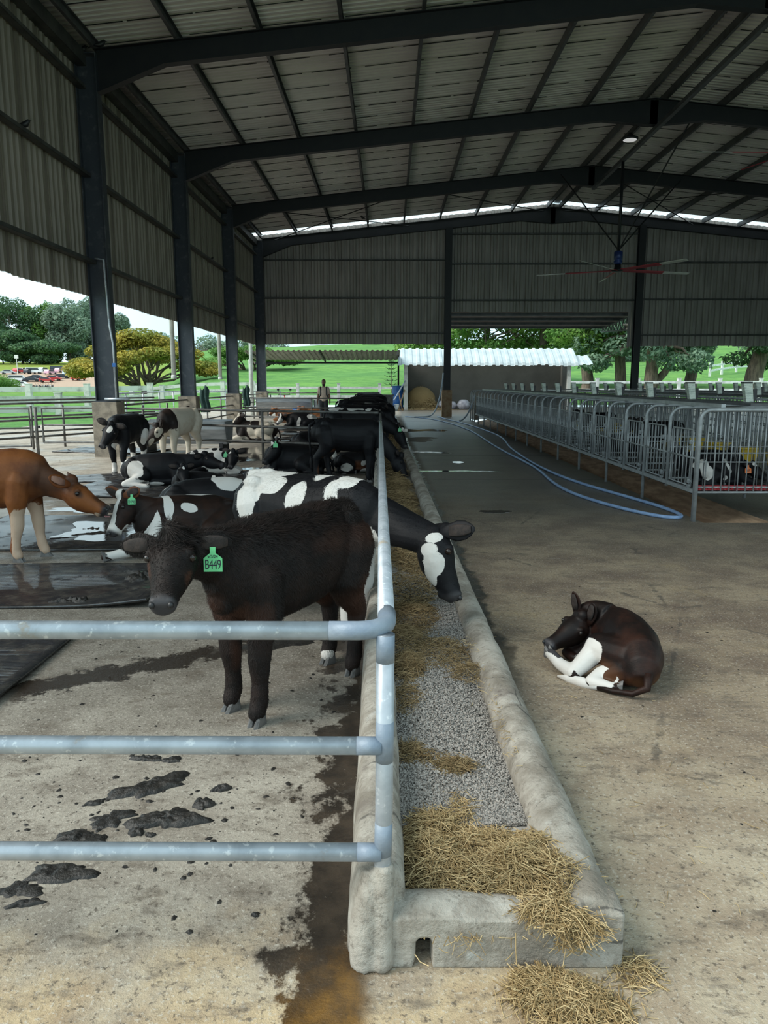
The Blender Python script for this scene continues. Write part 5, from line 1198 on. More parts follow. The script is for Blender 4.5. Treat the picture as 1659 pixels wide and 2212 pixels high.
def sack(label, x, y, s, seed, mt):
    m = MB(); nr, n = 9, 16
    for j in range(nr):
        v = j/(nr-1); r = s*math.sin(math.pi*(.08+.84*v))**.6
        for k in range(n): a = 6.283*k/n; q = 1+.22*mnoise.noise(Vector((math.cos(a)*2, math.sin(a)*2, v*3+seed))); m.v.append((r*q*math.cos(a), r*.8*q*math.sin(a), max(0, s*1.6*v-.03)))
    m.f = [(j*n+k, j*n+(k+1)%n, (j+1)*n+(k+1)%n, (j+1)*n+k) for j in range(nr-1) for k in range(n)] + [tuple(reversed(range(n))), tuple(range((nr-1)*n, nr*n))]
    o = obj('plastic_sack', m, MAT[mt], None, True); o.location = (x,y,0); tag(o, lb_ := label, 'sack', 'sacks by the shed wall')
MAT['bag'] = simple('crumpled_white_plastic', (.50,.50,.56), (.30,.29,.34), 5, .4, 0, .6)
sack('crumpled white plastic sack right of the hay heap', 3.35, 46.8, .36, 1, 'bag'); sack('second white plastic sack behind the gable post', 3.9, 46.9, .33, 2, 'bag'); sack('low white plastic sack right of the gable post', 4.6, 46.7, .40, 3, 'bag')
m = MB(); m.box((-2.2,.0,0), (-1.7,.02,1.05)); m.box((-2.25,-.02,1.0),(-1.65,.04,1.06)); o = obj('notice_board', m, MAT['rail_old']); o.location = (1.9,37.0,0); tag(o, 'small dark board fixed on the far pipe fence', 'board')
drum('white jerrycan-like bucket at the end of the far water trough', -3.35, 35.3, .16, .95, 'white_paint'); drum('blue tub standing before the far water trough', -3.9, 33.9, .42, .52, 'blue')
# ================================================================ CATTLE
def cone_chain(mb, nodes, n=12):
    for a, b in zip(nodes[:-1], nodes[1:]):
        pa, pb = Vector(a[:3]), Vector(b[:3])
        if (pa-pb).length < 1e-4: continue
        mb.rtube([pa, pb], [a[3], b[3]], n, (.13,.21,.97))
def verts_np(me):
    P = np.empty(len(me.vertices)*3, dtype=np.float32); me.vertices.foreach_get('co', P); return P.reshape(-1,3).astype(float)
def set_attr(me, name, val):
    a = me.attributes.get(name) or me.attributes.new(name, 'FLOAT', 'POINT'); a.data.foreach_set('value', np.asarray(val, dtype=np.float32))
def warp(P, a1=.045, f1=9.0, a2=.018, f2=27.0, seed=1):
    g = np.random.default_rng(seed); Q = P.copy()
    for a, fq in ((a1, f1), (a2, f2)):
        for k in range(4):
            d = g.normal(size=3); d /= np.linalg.norm(d); v = g.normal(size=3); v /= np.linalg.norm(v); Q = Q + (np.sin(P @ d*fq*(.7+.6*g.random())+6.28*g.random())*a*.6)[:,None]*v
    return Q
def field(P, blobs, neg=(), wk=1.0, seed=1):
    P = warp(P, .045*wk, 9, .018*wk, 27, seed); f = np.full(len(P), -1.0)
    for b in blobs:
        d = np.sqrt((((P-np.array(b[:3]))/np.array(b[3:6]))**2).sum(1)); f = np.maximum(f, np.clip(1-d, -1, 1))
    for b in neg:
        d = np.sqrt((((P-np.array(b[:3]))/np.array(b[3:6]))**2).sum(1)); f = np.minimum(f, np.clip(d-1, -1, 1))
    return f
STAND = [(-.545,.83,.07,.05),(-.50,.80,.145,.12),(-.41,.775,.195,.175),(-.26,.75,.222,.20),(-.06,.715,.25,.225),(.14,.705,.258,.222),(.29,.725,.248,.195),(.41,.745,.21,.155),(.50,.745,.155,.11),(.545,.745,.08,.06)]
LIE = [(-.545,.27,.06,.06),(-.50,.265,.13,.13),(-.41,.265,.19,.195),(-.24,.27,.245,.235),(-.04,.27,.262,.265),(.16,.28,.262,.245),(.30,.295,.245,.20),(.41,.315,.20,.155),(.50,.335,.15,.11),(.545,.345,.08,.06)]
def stand_legs(dx=(0,0,0,0)):
    L = []
    for k, sy in enumerate((1,-1)):
        d = dx[k]; L.append([(.33,.10*sy,.70,.115),(.325+d*.2,.12*sy,.53,.09),(.345+d*.5,.115*sy,.41,.060),(.35+d*.6,.11*sy,.315,.056),(.345+d*.8,.11*sy,.20,.040),(.35+d,.11*sy,.105,.044),(.372+d,.11*sy,.055,.042)])
    for k, sy in enumerate((1,-1)):
        d = dx[2+k]; L.append([(-.34,.10*sy,.75,.155),(-.29+d*.2,.125*sy,.60,.13),(-.34+d*.5,.12*sy,.48,.085),(-.435+d*.8,.115*sy,.37,.056),(-.43+d*.9,.11*sy,.22,.041),(-.42+d,.11*sy,.11,.045),(-.398+d,.11*sy,.055,.042)])
    return L
def lie_legs(sd=-1, ext=0):
    L = []
    for sy in (1,-1):
        if ext == sy: L.append([(.34,.12*sy,.30,.11),(.40,.16*sy,.14,.085),(.60,.16*sy,.075,.055),(.78,.15*sy,.05,.042),(.86,.15*sy,.042,.04)])
        else: L.append([(.34,.12*sy,.30,.11),(.38,.16*sy,.15,.085),(.585,.15*sy,.075,.056),(.45,.17*sy,.05,.042),(.37,.175*sy,.045,.04)])
    L.append([(-.32,.12*sd,.30,.16),(-.10,.25*sd,.21,.115),(-.24,.30*sd,.13,.075),(-.40,.335*sd,.075,.052),(-.14,.37*sd,.05,.041),(-.04,.375*sd,.042,.04)])
    L.append([(-.32,-.10*sd,.28,.15),(-.12,-.20*sd,.18,.11),(-.36,-.20*sd,.075,.05),(-.10,-.22*sd,.05,.04),(-.02,-.22*sd,.042,.038)])
    return L
def hoof_mesh(s):
    m = MB()
    for sy in (-1, 1):
        lo = [(.062,.004),(.045,.018),(-.03,.020),(-.042,.012),(-.042,-.012),(-.03,-.014),(.045,-.010)]; hi = [(.020,.004),(.010,.016),(-.028,.018),(-.034,.010),(-.034,-.008),(-.028,-.010),(.010,-.008)]
        P = [(x*s, (y+.019*sy)*s, -.005*s) for x, y in lo] + [(x*s, (y+.019*sy)*s, .058*s) for x, y in hi]; n = len(lo)
        m.add(P, [tuple(range(n)), tuple(range(n, 2*n))] + [(i, (i+1)%n, (i+1)%n+n, i+n) for i in range(n)])
    return m.mesh('hoof')
def text_mesh(body, size):
    cu = bpy.data.curves.new('t', 'FONT'); cu.body = body; cu.size = size; cu.align_x = 'CENTER'; cu.align_y = 'CENTER'; cu.extrude = .0006; cu.space_character = .92
    o = bpy.data.objects.new('t', cu); COL.objects.link(o); dg = bpy.context.evaluated_depsgraph_get(); me = bpy.data.meshes.new_from_object(o.evaluated_get(dg)); bpy.data.objects.remove(o); return me
MAT['tag_green'] = simple('green_ear_tag_plastic', (.16,.60,.26), (.13,.52,.22), 10, .4, 0, 0); MAT['tag_orange'] = simple('orange_ear_tag_plastic', (.85,.22,.04), (.75,.18,.03), 10, .4, 0, 0); MAT['ink'] = simple('black_marker_ink', (.012,.012,.03), (.015,.015,.03), 5, .5, 0, 0)
MAT['ear_dark'] = simple('dark_inner_ear_hair', (.035,.024,.020), (.015,.011,.010), 30, .8, 0, .3); MAT['pink'] = simple('pink_inner_ear_skin', (.32,.17,.12), (.22,.11,.08), 12, .7, 0, .1)
def ear_tag(parent, pos, M, s, text, mat, small=None):
    """M: columns are width axis, height axis, facing normal"""
    m = MB(); w, h = .036*s, .085*s; out = [(-w,-h),(w,-h),(w,-h*.38),(.011*s,-.012*s),(.011*s,.012*s),(-.011*s,.012*s),(-.011*s,-.012*s),(-w,-h*.38)]
    m.prism(out, -.0015, .0015, 2); t_ = obj('ear_tag', m, MAT[mat], parent); T = M.to_4x4(); T.translation = Vector(pos); t_.matrix_local = T; t_['label'] = ('green' if 'green' in mat else 'orange') + ' plastic ear tag' + (' marked ' + text if text else '')
    if text:
        me = text_mesh(text, .046*s); me.transform(Matrix.Diagonal((.72,1.15,1,1))); o = link('tag_number', me, MAT['ink'], t_); o.location = (0, -h*.68, .0022)
    if small: o = link('tag_date', text_mesh(small, .017*s), MAT['ink'], t_); o.location = (0, -h*.30, .0022)
    return t_
def cow(label, loc, heading, s, pose, poll, muz, coat, W=(), N=(), HW=(), HN=(), T=(), HT=(), torso=None, legs=None, zbase=0, voxel=.014, name='cow', cat='cow', ear_dir=None, ear_w=-1, ear_t=0, tagspec=None, tail='down', hoof='hoof', headk=1.0, neck_mid=None, group='cattle in the pens', fur=0, tail_w=0, hair_tuft=False, tongue=False, up_hint=None, nose_pink=False, smooth_it=5, fur_len=1.0, ear_off=(.005,.068,-.025), ear_face=None):
    root = thing(name, label, cat, (loc[0], loc[1], zbase), R(heading), group)
    Rz = Matrix.Rotation(-R(heading), 3, 'Z'); org = Vector((loc[0], loc[1], zbase))
    PL = Rz @ (Vector(poll)-org); MZ = Rz @ (Vector(muz)-org)
    f = (MZ-PL).normalized(); uh = Vector(up_hint) if up_hint else Vector((0,0,1)); 
    if f.z < -.72 and not up_hint: uh = Vector((1,0,.35))
    u = (uh - f*uh.dot(f)).normalized(); l = u.cross(f); hk = s*headk
    def H(t, a, b): return PL + (f*t + l*a + u*b)*hk
    mb = MB(); TR = torso or [(x,0,z,hh,hw) for x, z, hh, hw in (STAND if pose == 'stand' else LIE)]
    mb.sweep([Vector(r[:3])*s for r in TR], [r[4]*s for r in TR], [r[3]*s for r in TR], (0,0,1), 22)
    if pose == 'stand':
        for sy in (1,-1): mb.ball((-.33*s, .135*s*sy, .90*s), .065*s, .05*s, .05*s)
        mb.rtube([(-.48*s,0,.93*s),(-.30*s,0,.945*s)], [.035*s,.04*s])
    elif torso is None:
        for sy in (1,-1): mb.ball((-.33*s, .14*s*sy, .43*s), .065*s, .055*s, .05*s)
        mb.sweep([(-.45*s,0,.10*s),(0,0,.09*s),(.42*s,0,.10*s)], [.17*s,.25*s,.15*s], [.10*s,.10*s,.09*s], (0,0,1), 14)
    LG = legs or (stand_legs() if pose == 'stand' else lie_legs())
    for nodes in LG: cone_chain(mb, [(a*s,b*s,c*s,r*s) for a, b, c, r in nodes])
    # neck
    q = TR[-4]; B0 = Vector(q[:3])*s + Vector((-.02,0,.035))*s; B2 = H(.035, 0, -.085)
    d0 = (Vector(TR[-2][:3])-Vector(TR[-5][:3])).normalized()
    B1 = Vector(neck_mid) if neck_mid else B0 + d0*(.30*(B2-B0).length) + Vector((0,0,.25*(B2.z-B0.z)))
    C = [B0*(1-t)**2 + B1*2*t*(1-t) + B2*t*t for t in np.linspace(0, 1, 7)]; UP = [Vector((0,0,1)).lerp(u if u.z > -.2 else Vector((0,0,1)), t) + Vector((-.25,0,0)) for t in np.linspace(0, .9, 7)]
    nk = headk if torso else 1.0; hh = [a*nk for a in (.205,.185,.165,.145,.128,.112,.10)]; hw = [a*nk for a in (.135,.12,.105,.096,.09,.084,.08)]
    mb.sweep(C, [a*s for a in hw], [a*s for a in hh], UP, 18)
    if pose == 'stand': mb.rtube([Vector((.47,0,.62))*s, B0*.4+B1*.6+Vector((.03,0,-.14))*s], [.075*s,.045*s])
    # head
    HR = [(-.045,.045,.045,-.01),(0,.075,.078,0),(.05,.097,.106,.012),(.11,.108,.112,.012),(.17,.104,.098,.004),(.23,.087,.078,-.008),(.29,.068,.062,-.016),(.335,.060,.061,-.018),(.37,.052,.060,-.022),(.395,.034,.042,-.034)]
    mb.sweep([H(t, 0, o-b) for t, b, a, o in HR], [a*hk for t, b, a, o in HR], [b*hk for t, b, a, o in HR], tuple(u), 18)
    for sy in (1,-1): mb.ball(tuple(H(.105, .080*sy, -.030)), .030*hk); mb.ball(tuple(H(.362, .032*sy, -.05)), .026*hk); mb.ball(tuple(H(.14, .05*sy, -.13)), .05*hk)
    mb.ball(tuple(H(.335, 0, -.125)), .034*hk); mb.ball(tuple(H(.0, 0, .0)), .055*hk)
    me = remesh(mb, voxel, smooth_it); P = verts_np(me); Ps = P/s
    Hm = np.array([list(f), list(l), list(u)]); Ph = (P-np.array(PL)) @ Hm.T/hk
    inhead = Ph[:,0] > .0
    sd_ = int(abs(loc[0]*97+loc[1]*31)); w = field(Ps, W, N, 1.0, sd_); wh = field(Ph, HW, HN, .6, sd_) if HW or HN else np.full(len(P), -1.0)
    hd = (Ph[:,0] > -.12) & (np.abs(Ph[:,1]) < .2) & (np.abs(Ph[:,2]+.08) < .24) & (Ph[:,0] < .45)
    w = np.where(hd, np.maximum(np.where(Ph[:,0] > -.06, -1, w), wh), w)
    tt = np.clip(field(Ps, T)*2.2, 0, 1) if T else np.zeros(len(P))
    if HT: tt = np.where(hd, np.clip(np.maximum(tt, field(Ph, HT)*2.2), 0, 1), tt)
    nz = np.where(hd, np.clip((Ph[:,0]-.335)/.03, 0, 1), 0)*(np.abs(Ph[:,2]+.06) < .2)
    set_attr(me, 'w', w); set_attr(me, 't', tt); set_attr(me, 'n', nz); me.materials.append(COAT[coat])
    body = bpy.data.objects.new('body', me); COL.objects.link(body); body.parent = root
    # eyes, nostrils
    for sy in (1,-1):
        m = MB(); c = H(.120, .098*sy, -.042); m.ball(tuple(c), .019*hk, .019*hk, .019*hk, 12, 8); obj('eye', m, MAT['eye'], root, True)
        m = MB(); c = H(.386, .040*sy, -.046); m.ball(tuple(c), .014*hk, .014*hk, .016*hk, 8, 6); obj('nostril', m, MAT['black'], root, True)
        ed = ear_dir[0 if sy == 1 else 1] if ear_dir else (-.30, .95*sy, -.12); d = (f*ed[0]+l*ed[1]+u*ed[2]).normalized(); L = .185*hk
        b0 = H(ear_off[0], ear_off[1]*sy, ear_off[2]); face = Vector((f.x, f.y, f.z*.1)) + u*.12; face = face if face.length > .3 else u.copy(); face = Rz @ Vector(ear_face) if ear_face else face; face = (face - d*face.dot(d)).normalized(); wd = d.cross(face)
        pts = [b0 - d*.02*hk, b0 + d*L*.18, b0 + d*L*.42, b0 + d*L*.68, b0 + d*L*.88, b0 + d*L]; aw = [.026,.046,.060,.054,.033,.009]; m = MB()
        m.sweep([p + face*(-.012*hk*math.sin(i/5*3.14)) for i, p in enumerate(pts)], [a*hk for a in aw], [.016*hk,.013*hk,.010*hk,.009*hk,.008*hk,.004*hk], tuple(face), 14)
        em = m.mesh('ear', True); k = len(em.vertices); set_attr(em, 'w', [ear_w]*k); set_attr(em, 't', [ear_t]*k); set_attr(em, 'n', [0]*k); e = link('ear', em, COAT[coat], root)
        if fur > 40000: add_fur(em, e, coat, 2600, s, None, .8)
        m = MB(); m.sweep([p + face*(.006*hk) for p in pts[1:5]], [a*.6*hk for a in aw[1:5]], [.006*hk]*4, tuple(face), 10); obj('inner_ear', m, MAT['pink'] if ear_w > 0 or coat in ('jersey','tan') else MAT['ear_dark'], e, True)
        if tagspec and sy in tagspec['sides']:
            p = b0 + d*L*.50 + face*.014*hk - Vector((0,0,.03*s)); z = Vector((0,0,1)); nrm = Rz @ Vector(tagspec.get('face', (0,-1,.15))); nrm.normalize(); up_ = (z - nrm*z.dot(nrm)).normalized(); wx = up_.cross(nrm); M_ = Matrix((wx, up_, nrm)).transposed()
            rollM = Matrix.Rotation(tagspec.get('roll', 0)*sy, 3, nrm); p = p + nrm*.012
            ear_tag(e, p, rollM @ M_, tagspec.get('s', 1.0), tagspec.get('text'), tagspec['mat'], tagspec.get('small'))
    # hooves
    hm = hoof_mesh(s*.95*(headk if torso else 1))
    for i, nodes in enumerate(LG):
        a, b = Vector(nodes[-2][:3]), Vector(nodes[-1][:3]); o = link('hoof', hm, MAT[hoof], root)
        if pose == 'stand': o.location = (b.x*s, b.y*s, .002); o.rotation_euler = (0,0,(0.15 if b.y > 0 else -.15))
        else:
            dd = (b-a).normalized(); o.location = (b+dd*.02)*s; o.rotation_mode = 'QUATERNION'; o.rotation_quaternion = (-dd).to_track_quat('Z', 'X')
    # tail
    if tail:
        if isinstance(tail, list): tp = [Vector(p)*s for p in tail]
        elif pose == 'stand': tp = [Vector(p)*s for p in ((-.52,0,.92),(-.585,0,.86),(-.60,.01,.70),(-.585,.02,.52),(-.575,.02,.36))]
        else: tp = [Vector(p)*s for p in ((-.52,0,.33),(-.60,.0,.22),(-.62,-.05,.08),(-.54,-.16,.035),(-.42,-.24,.03))]
        m = MB(); m.sweep(tp, [.026*s,.021*s,.016*s,.014*s,.016*s], [.026*s,.021*s,.016*s,.014*s,.016*s], (.1,1,.15), 8)
        dd = (tp[-1]-tp[-2]).normalized(); m.sweep([tp[-1]-dd*.02*s, tp[-1]+dd*.07*s, tp[-1]+dd*.15*s, tp[-1]+dd*.22*s], [.016*s,.034*s,.028*s,.006*s], [.016*s,.026*s,.02*s,.006*s], (.1,1,.15), 8)
        tm = m.mesh('tail', True); k = len(tm.vertices); Q = verts_np(tm); idx = np.arange(k) >= 40; set_attr(tm, 'w', np.where(idx, tail_w, -1) if tail_w else [-1]*k); set_attr(tm, 't', [0]*k); set_attr(tm, 'n', [0]*k); link('tail', tm, COAT[coat], root)
    if tongue:
        m = MB(); m.sweep([H(.36,0,-.10), H(.40,0,-.115), H(.425,.005,-.10)], [.02*hk,.02*hk,.008*hk], [.006*hk]*3, tuple(u), 8); obj('tongue', m, MAT['tongue'], root, True)
    if fur: add_fur(me, root, coat, fur, s, Ph if hair_tuft else None, fur_len)
    return root
MAT['tongue'] = simple('pink_tongue', (.45,.20,.20), (.38,.15,.16), 12, .4, 0, .1)
def add_fur(me, root, coat, n, s, Ph=None, fl=1.0):
    g = np.random.default_rng(5); me.calc_loop_triangles(); nt = len(me.loop_triangles); tri = np.empty(nt*3, dtype=np.int32); me.loop_triangles.foreach_get('vertices', tri); tri = tri.reshape(-1,3)
    P = verts_np(me); A, B, C = P[tri[:,0]], P[tri[:,1]], P[tri[:,2]]; nr = np.cross(B-A, C-A); ar = np.linalg.norm(nr, axis=1)+1e-12; nr /= ar[:,None]
    cen = (A+B+C)/3; wgt = ar.copy(); k = g.choice(nt, n, p=wgt/wgt.sum()); r1, r2 = np.sqrt(g.random(n))[:,None], g.random(n)[:,None]
    c = A[k]*(1-r1) + B[k]*r1*(1-r2) + C[k]*r1*r2; nn = nr[k]
    comb = np.tile(np.array([-.45,0,-.75]), (n,1)); L = (.010+.012*g.random(n))*fl; lift = (.42+.25*g.random(n))*min(1, fl)
    nv = np.empty(len(me.vertices), dtype=np.float32); me.attributes['n'].data.foreach_get('value', nv); keep = nv[tri[k,0]] < .3
    back = np.clip((c[:,2]/s-.84)/.1, 0, 1)*(c[:,0]/s < .5); L = L*(1+1.0*back); lift = lift + .35*back*min(1, fl)**2
    low = c[:,2]/s < .40; L = np.where(low, L*.45, L)
    if Ph is not None:
        ph = Ph[tri[k,0]]; onhead = (ph[:,0] > -.05) & (np.abs(ph[:,1]) < .13) & (np.abs(ph[:,2]) < .25) & (ph[:,0] < .42); L = np.where(onhead & (ph[:,0] > .12), L*.45, L)
        tuft = onhead & (ph[:,0] < .07) & (ph[:,2] > -.05); L = np.where(tuft, L*2.2, L); lift = np.where(tuft, 1.1, lift)
    d = comb + g.normal(size=(n,3))*.28; d -= nn*(d*nn).sum(1)[:,None]; d /= np.linalg.norm(d, axis=1, keepdims=True)+1e-9; dd = d + nn*lift[:,None]; dd /= np.linalg.norm(dd, axis=1, keepdims=True)
    sd = np.cross(dd, nn); sd /= np.linalg.norm(sd, axis=1, keepdims=True)+1e-9; wd = (.0009+.0006*g.random(n))[:,None]; L = L[:,None]
    V = np.stack([c-sd*wd, c+sd*wd, c+dd*L*.6+d*L*.1+sd*wd*.7, c+dd*L*.6+d*L*.1-sd*wd*.7, c+(dd*.8+d*.45)*L], 1)[keep]; m_ = len(V); b = (np.arange(m_)*5)[:,None]
    F = np.concatenate([b+np.array([[0,1,2]]), b+np.array([[0,2,3]]), b+np.array([[3,2,4]])]); fm = big_mesh('fur', V.reshape(-1,3), F)
    for a in ('w','t','n'):
        v = np.empty(len(me.vertices), dtype=np.float32); me.attributes[a].data.foreach_get('value', v); set_attr(fm, a, np.repeat(v[tri[k,0]][keep], 5))
    o = link('fur', fm, COAT[coat], root); o['kind'] = 'stuff'

GT = 'tag_green'
STAR = [(.10,0,.02,.045,.035,.05)]; BLAZE = [(.05,0,.02,.09,.045,.06), (.16,0,.0,.12,.035,.06), (.30,0,-.02,.12,.045,.06)]
SOCKS = [(.36,0,.02,.2,.4,.26), (-.40,0,.02,.22,.4,.26)]
# 1 the big brown-black calf with tag B449
LB = stand_legs((.02,-.03,.03,-.03))
cow('dark brown-black standing calf with green ear tag B449, looking at the viewer', (-.50,3.73), -123.8, 1.0, 'stand', (-.925,3.14,.972), (-.905,2.865,.775), 'calf_brown', name='calf', cat='calf', voxel=.0085,
    T=[(.34,0,.54,.10,.3,.14), (.35,.0,.32,.06,.1,.12), (-.32,0,.47,.16,.4,.20), (.53,0,.56,.07,.12,.12), (-.30,0,.80,.2,.3,.12), (-.05,0,.83,.2,.3,.10), (-.42,0,.62,.12,.3,.2)], HT=[(.16,.09,-.085,.055,.05,.04), (.16,-.09,-.085,.055,.05,.04)],
    W=[(-.40,-.11,.055,.08,.06,.035)], legs=LB, tagspec=dict(sides=[1], text='B449', small='v/3/24', mat=GT, s=1.12, face=(.03,-1,.06), roll=0), ear_dir=[(-.25,.93,-.22),(-.2,-.93,-.30)], ear_off=(.02,.085,-.055), fur=60000, hair_tuft=True, headk=.93, group='calves and heifers in the nearest pen')
# 2 the black and white heifer feeding through the fence
cow('black and white heifer with its head through the fence, eating from the trough', (-.53,4.90), -29, 1.05, 'stand', (.345,4.46,.715), (.445,4.36,.405), 'black', voxel=.0095, name='heifer', cat='heifer',
    W=[(-.26,0,.955,.20,.4,.05), (-.33,-.2,.82,.065,.16,.20), (-.22,-.19,.90,.14,.12,.07), (-.33,.2,.8,.08,.16,.2), (.10,0,.965,.085,.35,.05), (.03,-.2,.87,.075,.14,.095), (.36,0,.965,.075,.35,.06), (.29,-.16,.88,.05,.12,.10), (.37,0,.26,.13,.4,.30), (.44,-.12,.52,.11,.14,.13), (-.40,0,.16,.2,.4,.30), (-.56,0,.72,.05,.09,.25), (0,0,.47,.3,.12,.06)],
    N=[(-.50,0,.96,.08,.2,.06), (.45,-.22,.50,.03,.06,.03)], HW=[(.15,-.08,-.135,.075,.06,.055), (.25,-.05,-.155,.14,.06,.03), (.06,-.08,-.15,.04,.05,.05), (.0,-.08,-.10,.030,.05,.045), (.04,0,.015,.05,.05,.05), (.2,.0,-.0,.12,.016,.03)], ear_w=-1, ear_dir=[(-.35,.75,.45),(.22,-.50,.80)], ear_face=(.1,-1,.35), fur=22000, fur_len=.42, tail=None, tail_w=1, headk=1.0, up_hint=(.78,.66,.25), group='calves and heifers in the nearest pen')
# 3 the russet cow coming in from the left
cow('russet-brown cow stretching its neck from the left edge to lick another cow', (-3.66,6.72), 2, 1.06, 'stand', (-2.87,6.72,.735), (-2.535,6.73,.515), 'jersey', voxel=.011, name='cow',
    W=[(.36,0,.10,.14,.4,.40), (-.40,0,.10,.2,.4,.40)], T=[(.52,0,.72,.24,.3,.24), (.72,0,.66,.18,.2,.16)], HT=[(.12,.09,-.05,.06,.04,.05), (.12,-.09,-.05,.06,.04,.05), (.33,0,-.03,.07,.08,.07), (.25,0,-.02,.08,.05,.04)], HW=[(.34,0,-.13,.06,.05,.035)], ear_dir=[(-.55,.75,-.05),(-.62,-.72,.05)], hoof='hoof', legs=stand_legs((.05,-.09,0,0)), tongue=True, group='calves and heifers in the nearest pen')
# 4 lying brown and white cow with tag B446
cow('brown and white lying heifer with white blaze and green ear tag B446', (-1.93,7.22), 212, 1.0, 'lie', (-2.50,6.92,.575), (-2.625,6.72,.235), 'black_brown', voxel=.011, name='heifer', cat='heifer',
    W=[(.42,.1,.28,.10,.16,.20), (.50,.0,.2,.16,.2,.12), (.26,.0,.45,.035,.4,.22), (.10,.18,.42,.08,.1,.06), (-.1,0,.54,.2,.03,.03), (.62,0,.06,.3,.4,.08), (.40,.22,.12,.2,.1,.08), (-.1,.35,.08,.4,.1,.06), (.56,.02,.46,.04,.2,.06)], HW=BLAZE+[(.33,0,-.06,.05,.07,.09),(.25,0,-.15,.12,.04,.03)], legs=lie_legs(1, 1), tagspec=dict(sides=[1], text='B446', mat=GT, s=.95, face=(.15,-1,.2)), ear_dir=[(-.35,.85,-.30),(-.2,-.55,.75)], ear_w=-1, ear_t=.9, group='calves and heifers in the nearest pen')
# 5 .. lying cows behind
cow('black cow lying behind the B446 heifer, white patch on its shoulder', (-2.06,8.45), 8, 1.02, 'lie', (-1.36,8.42,.34), (-1.12,8.20,.13), 'black', W=[(.22,0,.50,.17,.4,.11), (-.46,0,.40,.05,.06,.06)], voxel=.014, tail=None)
cow('small black calf with white forehead spots lying with its head turned', (-2.62,10.35), 175, .74, 'lie', (-2.80,10.12,.50), (-2.70,9.93,.29), 'black', name='calf', cat='calf', HW=[(.06,.02,.02,.03,.025,.05), (.02,-.06,.0,.02,.02,.03)], W=[(-.3,.2,.3,.06,.15,.2)], voxel=.013)
cow('black cow lying with a stretched white hind leg and tan belly', (-3.68,11.75), 2, .98, 'lie', (-2.92,11.85,.50), (-2.60,11.75,.40), 'black', W=[(-.22,-.24,.22,.15,.16,.20), (-.30,-.34,.06,.4,.12,.08), (-.42,-.1,.40,.06,.1,.04), (.05,-.24,.08,.2,.1,.06)], voxel=.013, legs=lie_legs(-1), tail=None)
cow('spotted white calf asleep with its head curled, green ear tag', (-3.18,13.25), 4, .88, 'lie', (-2.70,12.98,.45), (-2.72,12.68,.16), 'black', name='calf', cat='calf', W=[(0,0,.40,.6,.5,.26), (.4,-.1,.15,.4,.3,.15)], N=[(-.25,0,.50,.07,.2,.05), (-.05,.05,.52,.06,.12,.06), (.10,-.1,.50,.07,.08,.07), (.25,0,.50,.06,.2,.06), (0,-.2,.35,.1,.1,.1), (.35,-.1,.40,.07,.1,.1), (-.4,-.1,.4,.08,.1,.1)], HW=[(.05,-.06,-.05,.06,.05,.06)], voxel=.013, tagspec=dict(sides=[-1], text=None, mat=GT, s=1.0, face=(.1,-1,.2)))
# standing pair by the nearest column
cow('black standing cow with a white star on its face, beside the nearest column', (-4.74,13.55), -95, 1.10, 'stand', (-4.66,12.62,.93), (-4.78,12.40,.585), 'black', W=[(.38,0,.06,.2,.4,.16), (-.4,0,.1,.2,.4,.25), (.15,0,.44,.3,.2,.09), (-.2,.22,.55,.1,.08,.15), (.36,.1,.42,.05,.06,.06)], HW=[(.09,0,.02,.055,.045,.06), (.36,0,-.1,.05,.06,.04)], voxel=.014, ear_dir=[(-.1,.98,.1),(-.1,-.98,.1)], legs=stand_legs((.08,-.1,.05,-.05)))
cow('dirty white standing cow with dark neck and back patches, licking its neighbour', (-4.28,15.35), -108, 1.16, 'stand', (-4.50,14.58,.80), (-4.70,14.34,.52), 'white_brown', W=[(-.1,0,.6,.52,.6,.7), (.4,0,.2,.3,.5,.42)], N=[(-.28,-.05,.95,.10,.10,.12), (.40,.1,.80,.13,.25,.22), (.55,0,.78,.12,.3,.3)], HW=[(.1,.08,-.08,.10,.06,.07), (.3,0,-.1,.1,.1,.05)], voxel=.015, ear_dir=[(-.2,.7,.6),(-.3,-.9,-.1)], hoof='hoof_tan')
cow('spotted cow lying beyond the first cross fence, head up to the left', (-3.72,21.2), 182, 1.06, 'lie', (-4.17,21.1,.74), (-4.42,20.98,.52), 'white_brown', W=[(-.1,0,.3,.36,.6,.32), (-.3,.2,.2,.4,.3,.3), (.5,.1,.06,.3,.3,.1)], N=[(.02,.2,.45,.11,.2,.15), (-.5,0,.25,.08,.2,.2)], HW=BLAZE, voxel=.02, legs=lie_legs(1))
cow('black cow with a white star lying behind the cross fence post, green ear tag', (-1.62,13.15), 180, 1.04, 'lie', (-1.99,13.0,.585), (-2.20,12.86,.30), 'black', HW=[(.04,0,.02,.06,.04,.06)], W=[(.60,0,.08,.12,.3,.07)], voxel=.014, tagspec=dict(sides=[1], text=None, mat=GT, s=1.1, face=(0,-1,.2)), legs=lie_legs(1))
cow('dark cow lying just beyond the first cross fence, back to the viewer', (-1.75,17.3), 20, .98, 'lie', (-1.15,17.55,.62), (-.95,17.5,.35), 'black', voxel=.018)
cow('black and white cow with white face lying before the second cross fence', (-3.12,27.2), 184, 1.05, 'lie', (-3.86,27.05,.50), (-4.02,26.82,.22), 'black', HW=BLAZE+[(.2,0,-.1,.2,.1,.1)], W=[(.1,.2,.2,.06,.2,.2), (-.35,.2,.4,.2,.2,.1)], voxel=.022, ear_t=.8)
cow('orange-tan cow lying behind the white-faced one', (-3.05,31.9), 182, 1.05, 'lie', (-3.75,31.8,.62), (-3.95,31.6,.35), 'tan', W=[(.48,0,.3,.06,.3,.15)], HW=[(.3,0,-.05,.1,.1,.1)], voxel=.024)
